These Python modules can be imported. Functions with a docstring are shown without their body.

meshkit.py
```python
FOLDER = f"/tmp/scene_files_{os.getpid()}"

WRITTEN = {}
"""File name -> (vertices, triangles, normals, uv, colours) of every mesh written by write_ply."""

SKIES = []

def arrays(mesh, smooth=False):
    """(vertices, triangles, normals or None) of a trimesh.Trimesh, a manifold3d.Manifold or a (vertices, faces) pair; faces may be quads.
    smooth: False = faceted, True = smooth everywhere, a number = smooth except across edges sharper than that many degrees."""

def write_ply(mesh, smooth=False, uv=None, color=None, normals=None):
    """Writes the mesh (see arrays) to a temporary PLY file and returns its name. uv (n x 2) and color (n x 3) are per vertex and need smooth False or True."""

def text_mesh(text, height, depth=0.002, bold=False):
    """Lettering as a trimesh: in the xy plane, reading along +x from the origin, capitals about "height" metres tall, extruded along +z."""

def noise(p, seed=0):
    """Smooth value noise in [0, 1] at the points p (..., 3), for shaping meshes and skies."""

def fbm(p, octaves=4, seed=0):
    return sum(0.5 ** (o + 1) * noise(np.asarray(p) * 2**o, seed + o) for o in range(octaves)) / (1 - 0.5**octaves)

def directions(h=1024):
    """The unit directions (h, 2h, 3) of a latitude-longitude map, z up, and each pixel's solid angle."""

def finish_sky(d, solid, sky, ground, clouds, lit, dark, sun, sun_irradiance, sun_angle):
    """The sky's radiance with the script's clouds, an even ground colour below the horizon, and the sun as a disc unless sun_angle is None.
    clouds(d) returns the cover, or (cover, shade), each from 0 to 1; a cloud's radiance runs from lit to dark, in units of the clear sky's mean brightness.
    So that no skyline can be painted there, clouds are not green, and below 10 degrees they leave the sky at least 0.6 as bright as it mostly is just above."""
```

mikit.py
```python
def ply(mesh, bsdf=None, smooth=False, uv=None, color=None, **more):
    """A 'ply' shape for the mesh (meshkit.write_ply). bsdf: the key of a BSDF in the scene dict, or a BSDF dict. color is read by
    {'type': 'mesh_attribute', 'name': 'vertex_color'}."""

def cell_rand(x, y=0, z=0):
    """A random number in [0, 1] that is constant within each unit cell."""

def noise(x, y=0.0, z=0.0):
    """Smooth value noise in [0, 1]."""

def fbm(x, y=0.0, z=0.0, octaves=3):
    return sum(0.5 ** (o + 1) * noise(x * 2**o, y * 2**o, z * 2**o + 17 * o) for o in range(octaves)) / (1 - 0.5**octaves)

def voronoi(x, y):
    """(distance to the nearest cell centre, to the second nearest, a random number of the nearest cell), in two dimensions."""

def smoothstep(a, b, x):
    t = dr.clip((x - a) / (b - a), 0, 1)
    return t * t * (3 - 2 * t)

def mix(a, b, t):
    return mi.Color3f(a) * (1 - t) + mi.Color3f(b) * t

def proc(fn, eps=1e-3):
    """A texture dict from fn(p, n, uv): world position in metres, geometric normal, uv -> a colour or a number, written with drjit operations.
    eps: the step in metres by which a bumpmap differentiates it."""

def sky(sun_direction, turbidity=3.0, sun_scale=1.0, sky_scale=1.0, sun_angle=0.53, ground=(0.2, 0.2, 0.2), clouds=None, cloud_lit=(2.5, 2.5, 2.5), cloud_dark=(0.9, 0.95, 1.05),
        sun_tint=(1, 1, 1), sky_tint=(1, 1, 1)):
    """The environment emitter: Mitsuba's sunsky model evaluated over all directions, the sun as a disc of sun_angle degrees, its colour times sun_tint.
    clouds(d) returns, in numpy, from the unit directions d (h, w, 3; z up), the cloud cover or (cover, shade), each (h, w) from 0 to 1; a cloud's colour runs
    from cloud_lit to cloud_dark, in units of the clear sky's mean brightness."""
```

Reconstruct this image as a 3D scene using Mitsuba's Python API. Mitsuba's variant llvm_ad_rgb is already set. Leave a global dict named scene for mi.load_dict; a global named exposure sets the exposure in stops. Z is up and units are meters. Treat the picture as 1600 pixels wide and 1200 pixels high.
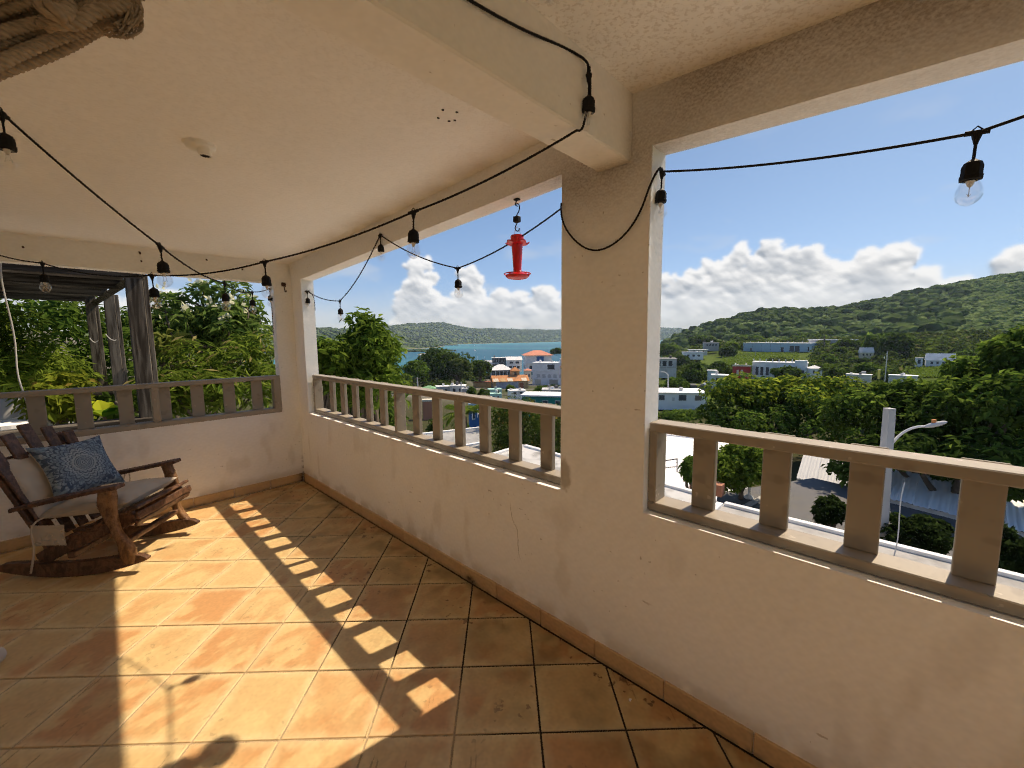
import math, random
import numpy as np, trimesh, shapely, drjit as dr, mitsuba as mi, mikit, meshkit
from shapely.geometry import Polygon, box as sbox
from scipy.interpolate import RBFInterpolator

scene, labels = {}, {}
T = mi.ScalarTransform4f
R0 = np.random.default_rng(7)

# ------------------------------------------------------------------ camera, sky, exposure
CAM = np.array([-1.6656, -4.9136, 1.6]); FOC = 645.492          # focal length in pixels of a 1600 wide frame
_a, _b, _r = np.radians([-46.2475, -6.3256, -.5593])
FWD = np.array([-np.sin(_a) * np.cos(_b), np.cos(_a) * np.cos(_b), np.sin(_b)])
_rt = np.array([np.cos(_a), np.sin(_a), 0]); _up = np.cross(_rt, FWD)
RGT, UPV = _rt * np.cos(_r) + _up * np.sin(_r), -_rt * np.sin(_r) + _up * np.cos(_r)
scene['camera'] = {'type': 'perspective', 'fov_axis': 'x', 'fov': 2 * math.degrees(math.atan(800 / FOC)), 'near_clip': .05, 'far_clip': 40000.0,
                   'to_world': T().look_at(origin=CAM.tolist(), target=(CAM + FWD).tolist(), up=UPV.tolist())}
SUN = np.array([.768, -.121, 1.0]); SUN /= np.linalg.norm(SUN)
exposure = 2.0

def sight(u, v):
    d = (u - 800) / FOC * RGT - (v - 600) / FOC * UPV + FWD
    return d / np.linalg.norm(d)

def at(u, v, D):
    """The point on a surveyed sight line at the horizontal range D (metres)."""
    d = sight(u, v)
    return CAM + d * D / math.hypot(d[0], d[1])

def _azel(u, v):
    d = sight(u, v)
    return math.degrees(math.atan2(d[1], d[0])), math.degrees(math.asin(d[2]))

def _puffs():
    g = np.random.default_rng(11); out = []
    # heaps of cumulus: bearing, crest and foot (sight lines), half width in degrees, number of puffs
    for (u, vt, vb, hw, n) in [(1060, 425, 500, 3.2, 70), (1110, 408, 500, 3.4, 90), (1165, 384, 500, 3.2, 120), (1215, 376, 495, 3.0, 140), (1265, 390, 490, 2.8, 110), (1310, 402, 480, 2.4, 80),
                               (1350, 396, 470, 2.0, 80), (1400, 380, 460, 2.0, 90), (1440, 420, 455, 2.2, 50), (1020, 440, 505, 3, 50), (1480, 434, 448, 1.5, 16),
                               (1600, 384, 425, 1.2, 50), (1650, 380, 420, 2.0, 60),
                               (652, 404, 490, 1.6, 70), (636, 440, 505, 1.6, 46), (668, 450, 505, 2.0, 50), (735, 420, 490, 1.9, 80), (700, 470, 505, 3, 60), (790, 455, 505, 3.4, 90), (850, 448, 505, 3.4, 90), (930, 450, 505, 5, 80),
                               (250, 455, 500, 4, 60), (330, 480, 510, 5, 60), (100, 440, 500, 6, 80)]:
        az, e1 = _azel(u, vt); _, e0 = _azel(u, vb)
        for i in range(n):
            t = g.random() ** 1.1
            w = hw * (1 - .50 * t ** 2.2)
            r = g.uniform(.45, 1.35) * (1.1 - .35 * t)
            out.append((az + g.normal() * .5 * w, e0 + (e1 - e0) * t - .5 * r, r, g.random()))
    return out

def clouds(d):
    from scipy.ndimage import gaussian_filter as blur
    h, w = d.shape[:2]
    az = np.degrees(np.arctan2(d[..., 1], d[..., 0])); el = np.degrees(np.arcsin(np.clip(d[..., 2], -1, 1)))
    q = d * np.array([30, 30, 36.])
    n1 = meshkit.fbm(q, 4, 3) - .5; n2 = meshkit.fbm(q * 2.7 + 9, 4, 8) - .5; n3 = meshkit.fbm(q * 2.7 + 90, 4, 12) - .5
    az = az + 1.6 * n1 + .9 * n2; ew = el + 1.3 * (meshkit.fbm(q + 50, 4, 5) - .5) + .8 * n3
    H = np.zeros((h, w)); cov = np.zeros((h, w))
    el0, az0 = np.degrees(np.arcsin(d[:, 0, 2])), np.degrees(np.arctan2(d[0, :, 1], d[0, :, 0]))
    for (a, e, r, k) in _puffs():
        R = r * 1.3 + 2.4
        rows = np.where(np.abs(el0 - e) < R)[0]
        if not len(rows): continue
        cols = np.where(np.abs((az0 - a + 180) % 360 - 180) < R)[0]
        s = np.ix_(rows, cols)
        dx = (az[s] - a + 180) % 360 - 180; dy = ew[s] - e
        rr = (dx * dx + dy * dy) / (r * r)
        z = np.sqrt(np.clip(1 - rr, 0, 1)) * r * .9 + .9 * k * (rr < 1)
        H[s] = np.maximum(H[s], np.where(rr < 1, z, 0)); cov[s] = np.maximum(cov[s], np.clip((1.05 - rr) / .35, 0, 1))
    cov = blur(cov, .6)
    H1 = blur(H, .9) + .75 * blur(H, 4) + .40 * n2 + .5 * n1
    px = 180.0 / (2 * h)
    gy, gx = np.gradient(H1, px)                       # rows run downwards, columns against the compass
    lam = .50 + .50 * gy + .22 * gx + 1.1 * (meshkit.fbm(q * .55 + 7, 3, 17) - .5)
    lam = lam + .55 * np.clip(1 - blur(cov, 4.0), 0, .6)
    low = np.clip((6.5 - el) / 5.5, 0, 1)              # the feet drown in haze
    lam = lam * (1 - .75 * low) + .75 * low * .60
    bank = np.clip((7.5 - el) / 6.0, 0, 1) ** 1.3 * np.clip(.75 + 1.1 * n1 + .5 * n2, 0, 1) * .85
    c = np.maximum(cov * (1 - .30 * low), 0); c = c + (1 - c) * bank
    wq = d * np.array([9, 9, 26.])
    wisp = np.clip((meshkit.fbm(wq + 40, 5, 21) - .60) / .22, 0, 1) * .38 * np.clip((26 - el) / 12, 0, 1) * np.clip((el - 2) / 3, 0, 1)
    c = np.maximum(c, wisp)
    sh = np.where(cov > .02, 1 - lam, .45)
    return np.clip(c, 0, 1), np.clip(sh, 0, 1)

scene['sky'] = mikit.sky(SUN.tolist(), turbidity=3.0, clouds=clouds, cloud_lit=(3.1, 3.1, 3.1), cloud_dark=(1.22, 1.36, 1.56), sun_tint=(1.0, .99, .97), sky_tint=(.79, .82, .865))

# ------------------------------------------------------------------ helpers
used = {}
def numbered(name):
    k = used.get(name, -1) + 1; used[name] = k
    return name if k == 0 else f'{name}_{k:03d}'

def tag(key, label=None, cat=None, group=None, kind=None):
    d = {}
    if label: d['label'] = label
    if cat: d['category'] = cat
    if group: d['group'] = group
    if kind: d['kind'] = kind
    if d: labels[key] = d

def thing(name, label, cat, group=None):
    key = numbered(name); tag(key, label, cat, group); return key

def add(name, mesh, bsdf, parent=None, smooth=False, uv=None, color=None, kind=None, label=None):
    key = numbered(f'{parent}__{name}' if parent else name)
    scene[key] = mikit.ply(mesh, bsdf, smooth=smooth, uv=uv, color=color)
    if kind or label: tag(key, label=label, kind=kind)
    return key

def solid(name, mesh, bsdf, label, cat, group=None, **k):
    key = add(name, mesh, bsdf, **k); tag(key, label, cat, group); return key

def join(ms):
    ms = [m for m in ms if m is not None]
    vs, fs, n = [], [], 0
    for m in ms:
        v, f = (m.vertices, m.faces) if hasattr(m, 'vertices') else m
        f = np.asarray(f)
        if f.shape[1] == 4: f = np.vstack([f[:, [0, 1, 2]], f[:, [0, 2, 3]]])
        vs.append(np.asarray(v, float)); fs.append(f + n); n += len(v)
    return trimesh.Trimesh(np.vstack(vs), np.vstack(fs), process=False)

def cbox(lo, hi, c=0.0):
    """Box from lo to hi with chamfered edges."""
    lo, hi = np.minimum(lo, hi).astype(float), np.maximum(lo, hi).astype(float)
    if c <= 0:
        m = trimesh.creation.box(extents=hi - lo); m.apply_translation((lo + hi) / 2); return m
    c = min(c, .45 * (hi - lo).min()); p = []
    for k in range(3):
        for s in np.ndindex(2, 2, 2):
            q = np.where(np.array(s), hi - c, lo + c); q[k] = (lo[k], hi[k])[s[k]]; p.append(q)
    return trimesh.convex.convex_hull(np.array(p))

def xf(m, loc=(0, 0, 0), rz=0.0, rx=0.0, ry=0.0, sc=None):
    m = m.copy()
    M = trimesh.transformations.euler_matrix(rx, ry, rz, 'sxyz')
    if sc is not None: m.apply_scale(sc)
    M[:3, 3] = loc
    m.apply_transform(M); return m

def tube(pts, rad, sides=8, caps=True):
    p = np.asarray(pts, float); n = len(p)
    r = np.broadcast_to(np.asarray(rad, float), (n,))
    t = np.gradient(p, axis=0); t /= np.linalg.norm(t, axis=1, keepdims=True) + 1e-12
    a = np.cross(t[0], [0, 0, 1.0]) if abs(t[0][2]) < .9 else np.cross(t[0], [1.0, 0, 0])
    A = []
    for k in range(n):
        a = a - t[k] * (a @ t[k]); a /= np.linalg.norm(a) + 1e-12; A.append(a)
    A = np.array(A); B = np.cross(t, A)
    an = np.arange(sides) * 2 * np.pi / sides
    v = p[:, None] + r[:, None, None] * (np.cos(an)[None, :, None] * A[:, None] + np.sin(an)[None, :, None] * B[:, None])
    i, j = np.meshgrid(np.arange(n - 1), np.arange(sides), indexing='ij')
    q = np.stack([i * sides + j, i * sides + (j + 1) % sides, (i + 1) * sides + (j + 1) % sides, (i + 1) * sides + j], -1).reshape(-1, 4)
    f = np.vstack([q[:, [0, 1, 2]], q[:, [0, 2, 3]]]); v = v.reshape(-1, 3)
    if caps:
        v = np.vstack([v, p[:1], p[-1:]]); k = np.arange(sides); k2 = (k + 1) % sides
        f = np.vstack([f, np.stack([k2, k, k * 0 + n * sides], 1), np.stack([(n - 1) * sides + k, (n - 1) * sides + k2, k * 0 + n * sides + 1], 1)])
    return trimesh.Trimesh(v, f, process=False)

def spline(pts, n=40):
    from scipy.interpolate import CubicSpline
    p = np.asarray(pts, float); s = np.r_[0, np.cumsum(np.linalg.norm(np.diff(p, axis=0), axis=1))]
    return CubicSpline(s, p)(np.linspace(0, s[-1], n))

def sag(a, b, drop, n=24):
    t = np.linspace(0, 1, n)[:, None]; a, b = np.asarray(a, float), np.asarray(b, float)
    p = a * (1 - t) + b * t; p[:, 2] -= 4 * drop * (t * (1 - t))[:, 0]; return p

def lathe(prof, sides=24):
    """prof: (radius, z) pairs from bottom to top."""
    pr = np.asarray(prof, float); n = len(pr); an = np.arange(sides) * 2 * np.pi / sides
    v = np.stack([pr[:, :1] * np.cos(an), pr[:, :1] * np.sin(an), np.repeat(pr[:, 1:], sides, 1)], -1).reshape(-1, 3)
    i, j = np.meshgrid(np.arange(n - 1), np.arange(sides), indexing='ij')
    q = np.stack([i * sides + j, i * sides + (j + 1) % sides, (i + 1) * sides + (j + 1) % sides, (i + 1) * sides + j], -1).reshape(-1, 4)
    return trimesh.Trimesh(v, np.vstack([q[:, [0, 1, 2]], q[:, [0, 2, 3]]]), process=False)

def wobble(m, size, amp, freq=3.0, seed=0):
    """Subdivides and displaces a little, as trowelled plaster or hewn wood is never quite true."""
    v, f = trimesh.remesh.subdivide_to_size(m.vertices, m.faces, size, max_iter=20)
    m = trimesh.Trimesh(v, f, process=True); m.merge_vertices()
    p = np.array(m.vertices)
    off = np.stack([meshkit.fbm(p * freq + 31.7 * k + 100, 3, seed + k) - .5 for k in range(3)], -1)
    m.vertices = p + 2 * amp * off
    return m

# ------------------------------------------------------------------ materials
def two(b): return {'type': 'twosided', 'bsdf': b}
def rgb(*c): return {'type': 'rgb', 'value': list(c)}
def plain(name, c, rough=.6, spec=.4, metal=0.0, **k):
    scene[name] = two({'type': 'principled', 'base_color': rgb(*c), 'roughness': rough, 'specular': spec, 'metallic': metal, **k})

def stucco_col(p, n, uv):
    big = mikit.fbm(p.x * 1.3 + 3, p.y * 1.3, p.z * 1.3 + 5)
    fine = mikit.fbm(p.x * 62, p.y * 62, p.z * 62)
    vfine = mikit.noise(p.x * 130, p.y * 130, p.z * 130)
    c = mikit.mix((.885, .88, .86), (.845, .835, .80), mikit.smoothstep(.3, .8, big))
    # mildew in the pits of the rough beam plaster, heaviest about the column head and along the ceiling joint
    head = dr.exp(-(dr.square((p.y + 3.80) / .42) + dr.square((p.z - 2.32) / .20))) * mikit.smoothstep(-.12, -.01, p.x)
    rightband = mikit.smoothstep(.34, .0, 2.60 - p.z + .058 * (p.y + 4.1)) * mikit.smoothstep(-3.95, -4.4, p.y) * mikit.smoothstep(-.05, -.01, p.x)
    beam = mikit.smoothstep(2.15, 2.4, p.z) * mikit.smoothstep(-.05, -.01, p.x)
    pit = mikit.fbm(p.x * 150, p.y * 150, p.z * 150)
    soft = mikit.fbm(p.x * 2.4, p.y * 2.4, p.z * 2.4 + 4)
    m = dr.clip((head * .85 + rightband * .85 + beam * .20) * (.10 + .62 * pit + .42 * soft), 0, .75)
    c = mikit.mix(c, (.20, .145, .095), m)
    scuff = mikit.smoothstep(.58, .80, mikit.fbm(p.x * 9 + 9, p.y * 9, p.z * 3 + 1)) * mikit.smoothstep(1.3, .4, p.z)
    c = mikit.mix(c, (.46, .39, .30), scuff * .22)
    dot = mikit.smoothstep(.93, .97, mikit.noise(p.x * 46 + 7, p.y * 46, p.z * 46)) * mikit.smoothstep(.52, .62, mikit.fbm(p.x * 3, p.y * 3, p.z * 3 + 9))
    c = mikit.mix(c, (.27, .20, .13), dot * .5)
    run = dr.exp(-dr.square(dr.minimum(dr.abs(p.x), dr.abs(p.y)) / .012)) * mikit.smoothstep(.03, .0, dr.maximum(dr.abs(p.x), dr.abs(p.y))) * mikit.smoothstep(.40, .1, p.z) * mikit.smoothstep(.45, .6, mikit.noise(p.z * 60, 1.0, 2.0))
    c = mikit.mix(c, (.12, .08, .05), run * .7)
    low = mikit.smoothstep(.20, .085, p.z) * mikit.smoothstep(.3, .6, mikit.fbm(p.x * 9, p.y * 9, p.z * 9))
    c = mikit.mix(c, (.45, .36, .25), low * .45)
    # a hairline crack and the chipped arris by the left opening
    cr = dr.abs(p.y + 3.33 + .05 * dr.sin(p.z * 6) + .025 * (mikit.noise(p.z * 20, 1.0, 2.0) - .5))
    c = mikit.mix(c, (.25, .19, .13), mikit.smoothstep(.0035, .001, cr) * mikit.smoothstep(.30, .36, p.z) * mikit.smoothstep(.66, .6, p.z) * mikit.smoothstep(-.02, -.005, p.x) * .6)
    chip = mikit.smoothstep(.055, .03, dr.sqrt(dr.square((p.y + 3.69) / .8) + dr.square((p.z - .90) / 1.9)) + .03 * (mikit.fbm(p.y * 30, p.z * 30, 1.0) - .5)) * mikit.smoothstep(-.02, -.005, p.x)
    c = mikit.mix(c, (.42, .38, .31), chip * .8)
    # a cooler white on the openings' cheeks and sills
    out = mikit.smoothstep(.002, .010, p.x) * mikit.smoothstep(.75, .9, p.z) * dr.maximum(mikit.smoothstep(.5, .8, -n.y), mikit.smoothstep(.5, .8, n.z) * mikit.smoothstep(1.2, 1.0, p.z))
    c = mikit.mix(c, (.85, .89, .91), out)
    return c * (.94 + .12 * fine)

def stucco_bump(p, n, uv):
    rough = mikit.smoothstep(1.5, 2.2, p.z) * mikit.smoothstep(-.1, -.02, p.x) * (.15 + .85 * mikit.smoothstep(.02, .006, p.x))
    a = mikit.fbm(p.x * 75, p.y * 75, p.z * 75)
    b = mikit.fbm(p.x * 7, p.y * 7, p.z * 7)
    return a * (.0010 + .0075 * rough) + b * .0022

scene['stucco'] = two({'type': 'bumpmap', 'arbitrary': mikit.proc(stucco_bump, eps=.003), 'scale': 1.0,
                       'bsdf': {'type': 'principled', 'base_color': mikit.proc(stucco_col), 'roughness': .8, 'specular': .25}})

def ceil_col(p, n, uv):
    big = mikit.fbm(p.x * 1.1 + 3, p.y * 1.1, p.z + 5)
    fine = mikit.fbm(p.x * 60, p.y * 60, p.z * 60)
    near = mikit.smoothstep(-3.3, -4.2, p.y)
    c = mikit.mix((.915, .91, .89), (.88, .87, .835), mikit.smoothstep(.3, .75, big))
    pit = mikit.smoothstep(.45, .8, mikit.fbm(p.x * 110, p.y * 110, 3.0))
    c = mikit.mix(c, (.40, .32, .23), pit * (.08 + .26 * near))
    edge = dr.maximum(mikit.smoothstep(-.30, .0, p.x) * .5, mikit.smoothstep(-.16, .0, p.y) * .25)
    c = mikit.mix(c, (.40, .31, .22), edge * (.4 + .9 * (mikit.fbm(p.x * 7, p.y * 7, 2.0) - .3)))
    return c * (.95 + .10 * fine)

def ceil_bump(p, n, uv):
    return mikit.fbm(p.x * 80, p.y * 80, p.z * 80) * (.0012 + .005 * mikit.smoothstep(-3.4, -4.1, p.y)) + mikit.fbm(p.x * 4, p.y * 4, p.z) * .006

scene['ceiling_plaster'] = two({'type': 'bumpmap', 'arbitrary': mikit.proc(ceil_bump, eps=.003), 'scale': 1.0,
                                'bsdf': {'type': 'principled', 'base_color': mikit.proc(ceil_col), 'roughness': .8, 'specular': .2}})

TP = .3514; TU0 = -3.937 / math.sqrt(2); TV0 = 3.937 / math.sqrt(2)
def tile_col(p, n, uv):
    s = 1 / math.sqrt(2)
    u = ((p.x + p.y) * s - TU0) / TP; v = ((p.x - p.y) * s - TV0) / TP
    iu, iv = dr.floor(u), dr.floor(v)
    r1, r2, r3 = mikit.cell_rand(iu, iv, 1), mikit.cell_rand(iu, iv, 2), mikit.cell_rand(iu, iv, 3)
    fu, fv = u - iu, v - iv
    cloud = mikit.fbm(fu * 2.2 + r1 * 40, fv * 2.2 + r2 * 40, r3 * 9)
    strk = mikit.fbm((fu + fv * .6) * 2.6 + r2 * 30, (fu * .5 - fv) * 5 + r1 * 30, 3.0)
    c = mikit.mix((.585, .415, .195), (.53, .29, .12), mikit.smoothstep(.28, .72, cloud * .75 + r1 * .5 - .12))
    c = mikit.mix(c, (.64, .485, .235), mikit.smoothstep(.48, .75, strk) * .7)
    e = dr.minimum(dr.minimum(fu, 1 - fu), dr.minimum(fv, 1 - fv))
    edge = mikit.smoothstep(.16, .0, e + .12 * (mikit.fbm(fu * 5 + r3 * 9, fv * 5, 1.0) - .5))
    c = mikit.mix(c, (.70, .565, .32), edge * .55)
    # traffic dirt along the parapet, plus its shade darkened into the tile colour
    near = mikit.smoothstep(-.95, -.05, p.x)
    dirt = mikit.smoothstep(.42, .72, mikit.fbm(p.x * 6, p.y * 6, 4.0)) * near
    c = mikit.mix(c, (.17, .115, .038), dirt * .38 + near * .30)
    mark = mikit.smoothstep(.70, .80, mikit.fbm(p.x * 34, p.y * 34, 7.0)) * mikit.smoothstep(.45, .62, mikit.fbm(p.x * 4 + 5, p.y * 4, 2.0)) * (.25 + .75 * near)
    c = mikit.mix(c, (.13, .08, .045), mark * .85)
    scr = mikit.smoothstep(.74, .80, mikit.fbm((p.x + p.y) * 5, (p.x - p.y) * 60, 9.0)) * mikit.smoothstep(.5, .65, mikit.fbm(p.x * 3 + 11, p.y * 3, 2.0))
    c = mikit.mix(c, (.20, .12, .05), scr * .5)
    return c * (.94 + .12 * mikit.noise(p.x * 90, p.y * 90, 1.0))

def skirt_col(p, n, uv):
    r = mikit.cell_rand(dr.floor((p.y + .013) / .352) + 50, dr.floor((p.x + .015) / .335) + 90, 2)
    c = mikit.mix((.60, .43, .22), (.53, .32, .15), r * .6 + .5 * mikit.fbm(p.x * 9, p.y * 9, p.z * 14) - .1)
    c = mikit.mix(c, (.16, .11, .06), mikit.smoothstep(.035, .0, p.z) * .5 * mikit.smoothstep(.3, .6, mikit.fbm(p.x * 20, p.y * 20, 1.0)))
    gr = dr.exp(-(dr.square((p.y + 2.94) / .05) + dr.square((p.z - .02) / .03))) + dr.exp(-(dr.square(p.y / .05) + dr.square(p.x / .05)) * .8)
    c = mikit.mix(c, (.03, .022, .014), dr.clip(gr * (.5 + mikit.noise(p.x * 70, p.y * 70, p.z * 70)), 0, .9))
    return c * (.92 + .16 * mikit.noise(p.x * 80, p.y * 80, p.z * 80))
scene['skirting_tile_glaze'] = two({'type': 'principled', 'base_color': mikit.proc(skirt_col), 'roughness': .45, 'specular': .4})
def tile_bump(p, n, uv): return mikit.fbm(p.x * 26, p.y * 26, p.z) * .0035
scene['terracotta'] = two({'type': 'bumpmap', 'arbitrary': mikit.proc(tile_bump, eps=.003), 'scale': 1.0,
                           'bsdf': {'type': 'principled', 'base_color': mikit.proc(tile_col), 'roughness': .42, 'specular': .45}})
def grout_col(p, n, uv):
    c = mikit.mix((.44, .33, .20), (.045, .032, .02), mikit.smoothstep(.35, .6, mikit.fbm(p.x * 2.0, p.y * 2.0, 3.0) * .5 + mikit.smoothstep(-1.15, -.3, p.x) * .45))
    return c * (.8 + .4 * mikit.noise(p.x * 60, p.y * 60, p.z))
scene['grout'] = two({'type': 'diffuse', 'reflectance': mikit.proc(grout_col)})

def taupe_col(p, n, uv):
    c = mikit.mix((.34, .30, .24), (.29, .25, .195), mikit.fbm(p.x * 8, p.y * 8, p.z * 8))
    chip = mikit.smoothstep(.72, .8, mikit.fbm(p.x * 40, p.y * 40, p.z * 40)) * mikit.smoothstep(.5, .65, mikit.noise(p.x * 6, p.y * 6, p.z * 6))
    grime = mikit.smoothstep(.6, .75, mikit.fbm(p.x * 16 + 4, p.y * 16, p.z * 16)) * .3
    return mikit.mix(mikit.mix(c, (.13, .1, .08), grime), (.5, .45, .38), chip * .6)
scene['taupe_paint'] = two({'type': 'principled', 'base_color': mikit.proc(taupe_col), 'roughness': .45, 'specular': .45})
plain('black_rubber', (.008, .008, .009), .65, .22)
plain('rust_iron', (.06, .035, .025), .7, .3)
plain('white_plastic', (.86, .85, .80), .4)
scene['red_plastic'] = {'type': 'principled', 'base_color': rgb(.62, .012, .02), 'roughness': .22, 'specular': .5, 'clearcoat': .4}
scene['red_plastic'] = two(scene['red_plastic'])
scene['bulb_glass'] = {'type': 'thindielectric', 'int_ior': 1.75}
plain('filament', (.62, .60, .55), .4, .5, .3)
plain('brass', (.6, .45, .2), .35, .5, .9)

# ------------------------------------------------------------------ the veranda shell
zbL = lambda y: 2.3762 - .0427 * (y + 3.6614)
zbL = lambda y: 2.3762 + (-.0427) * (y + 3.6614)
zbR = lambda y: 2.3656 - .0488 * (-y - 4.1)
zcL = lambda y: 2.5657 - .0396 * (y + 3.66)
zcR = lambda y: 2.5877 - .0582 * (-y - 4.1)
WT = .128
def yz_wall(poly, x0, x1):
    m = trimesh.creation.extrude_polygon(poly, x1 - x0, engine='earcut')      # (y, z, depth) -> world
    v = np.array(m.vertices); m.vertices = np.stack([v[:, 2] + x0, v[:, 0], v[:, 1]], 1); m.invert() if m.volume < 0 else None
    return m
def xz_wall(poly, y0, y1):
    m = trimesh.creation.extrude_polygon(poly, y1 - y0, engine='earcut')
    v = np.array(m.vertices); m.vertices = np.stack([v[:, 0], v[:, 2] + y0, v[:, 1]], 1); m.invert() if m.volume < 0 else None
    return m
JY0, CY1, CY2, YEND = -.2737, -3.6614, -4.1117, -8.0
outer = [(-9, -6.5), (.0, -6.5), (.0, zcL(0) + .02), (CY1, zcL(CY1) + .03), (CY2, zcR(CY2) + .03), (-9, zcR(-9) + .03)]
hole_l = [(JY0, .813), (JY0, zbL(JY0)), (CY1, zbL(CY1)), (CY1, .813)]
hole_r = [(CY2, .825), (CY2, zbR(CY2)), (YEND, zbR(YEND)), (YEND, .825)]
wallA = wobble(yz_wall(Polygon(outer, [hole_l, hole_r]), 0, WT), .09, .0035, 2.2, 1)
WA = solid('balcony_wall', wallA, 'stucco', 'long cream stucco parapet wall with two wide openings and a thick column', 'wall', smooth=40)
XJ = -.1763
outerB = [(-4.2, -6.5), (WT, -6.5), (WT, zcL(0) + .02), (-4.2, zcL(0) + .02)]
holeB = [(-3.7, .822), (XJ, .822), (XJ, 2.2076), (-3.7, 2.2076)]
wallB = wobble(xz_wall(Polygon(outerB, [holeB]), 0, .13), .09, .0035, 2.2, 5)
WB = solid('balcony_wall', wallB, 'stucco', 'cream end wall behind the rocking chair with one opening', 'wall', smooth=40)
wh = xf(trimesh.creation.box((.2, 9.2, 9.4)), (-4.3, -4.5, -1.8))
plain('house_front', (.82, .79, .72), .8, .2)
WH = solid('house_wall', wh, 'house_front', 'plain cream house wall closing the veranda on the left', 'wall')

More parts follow.
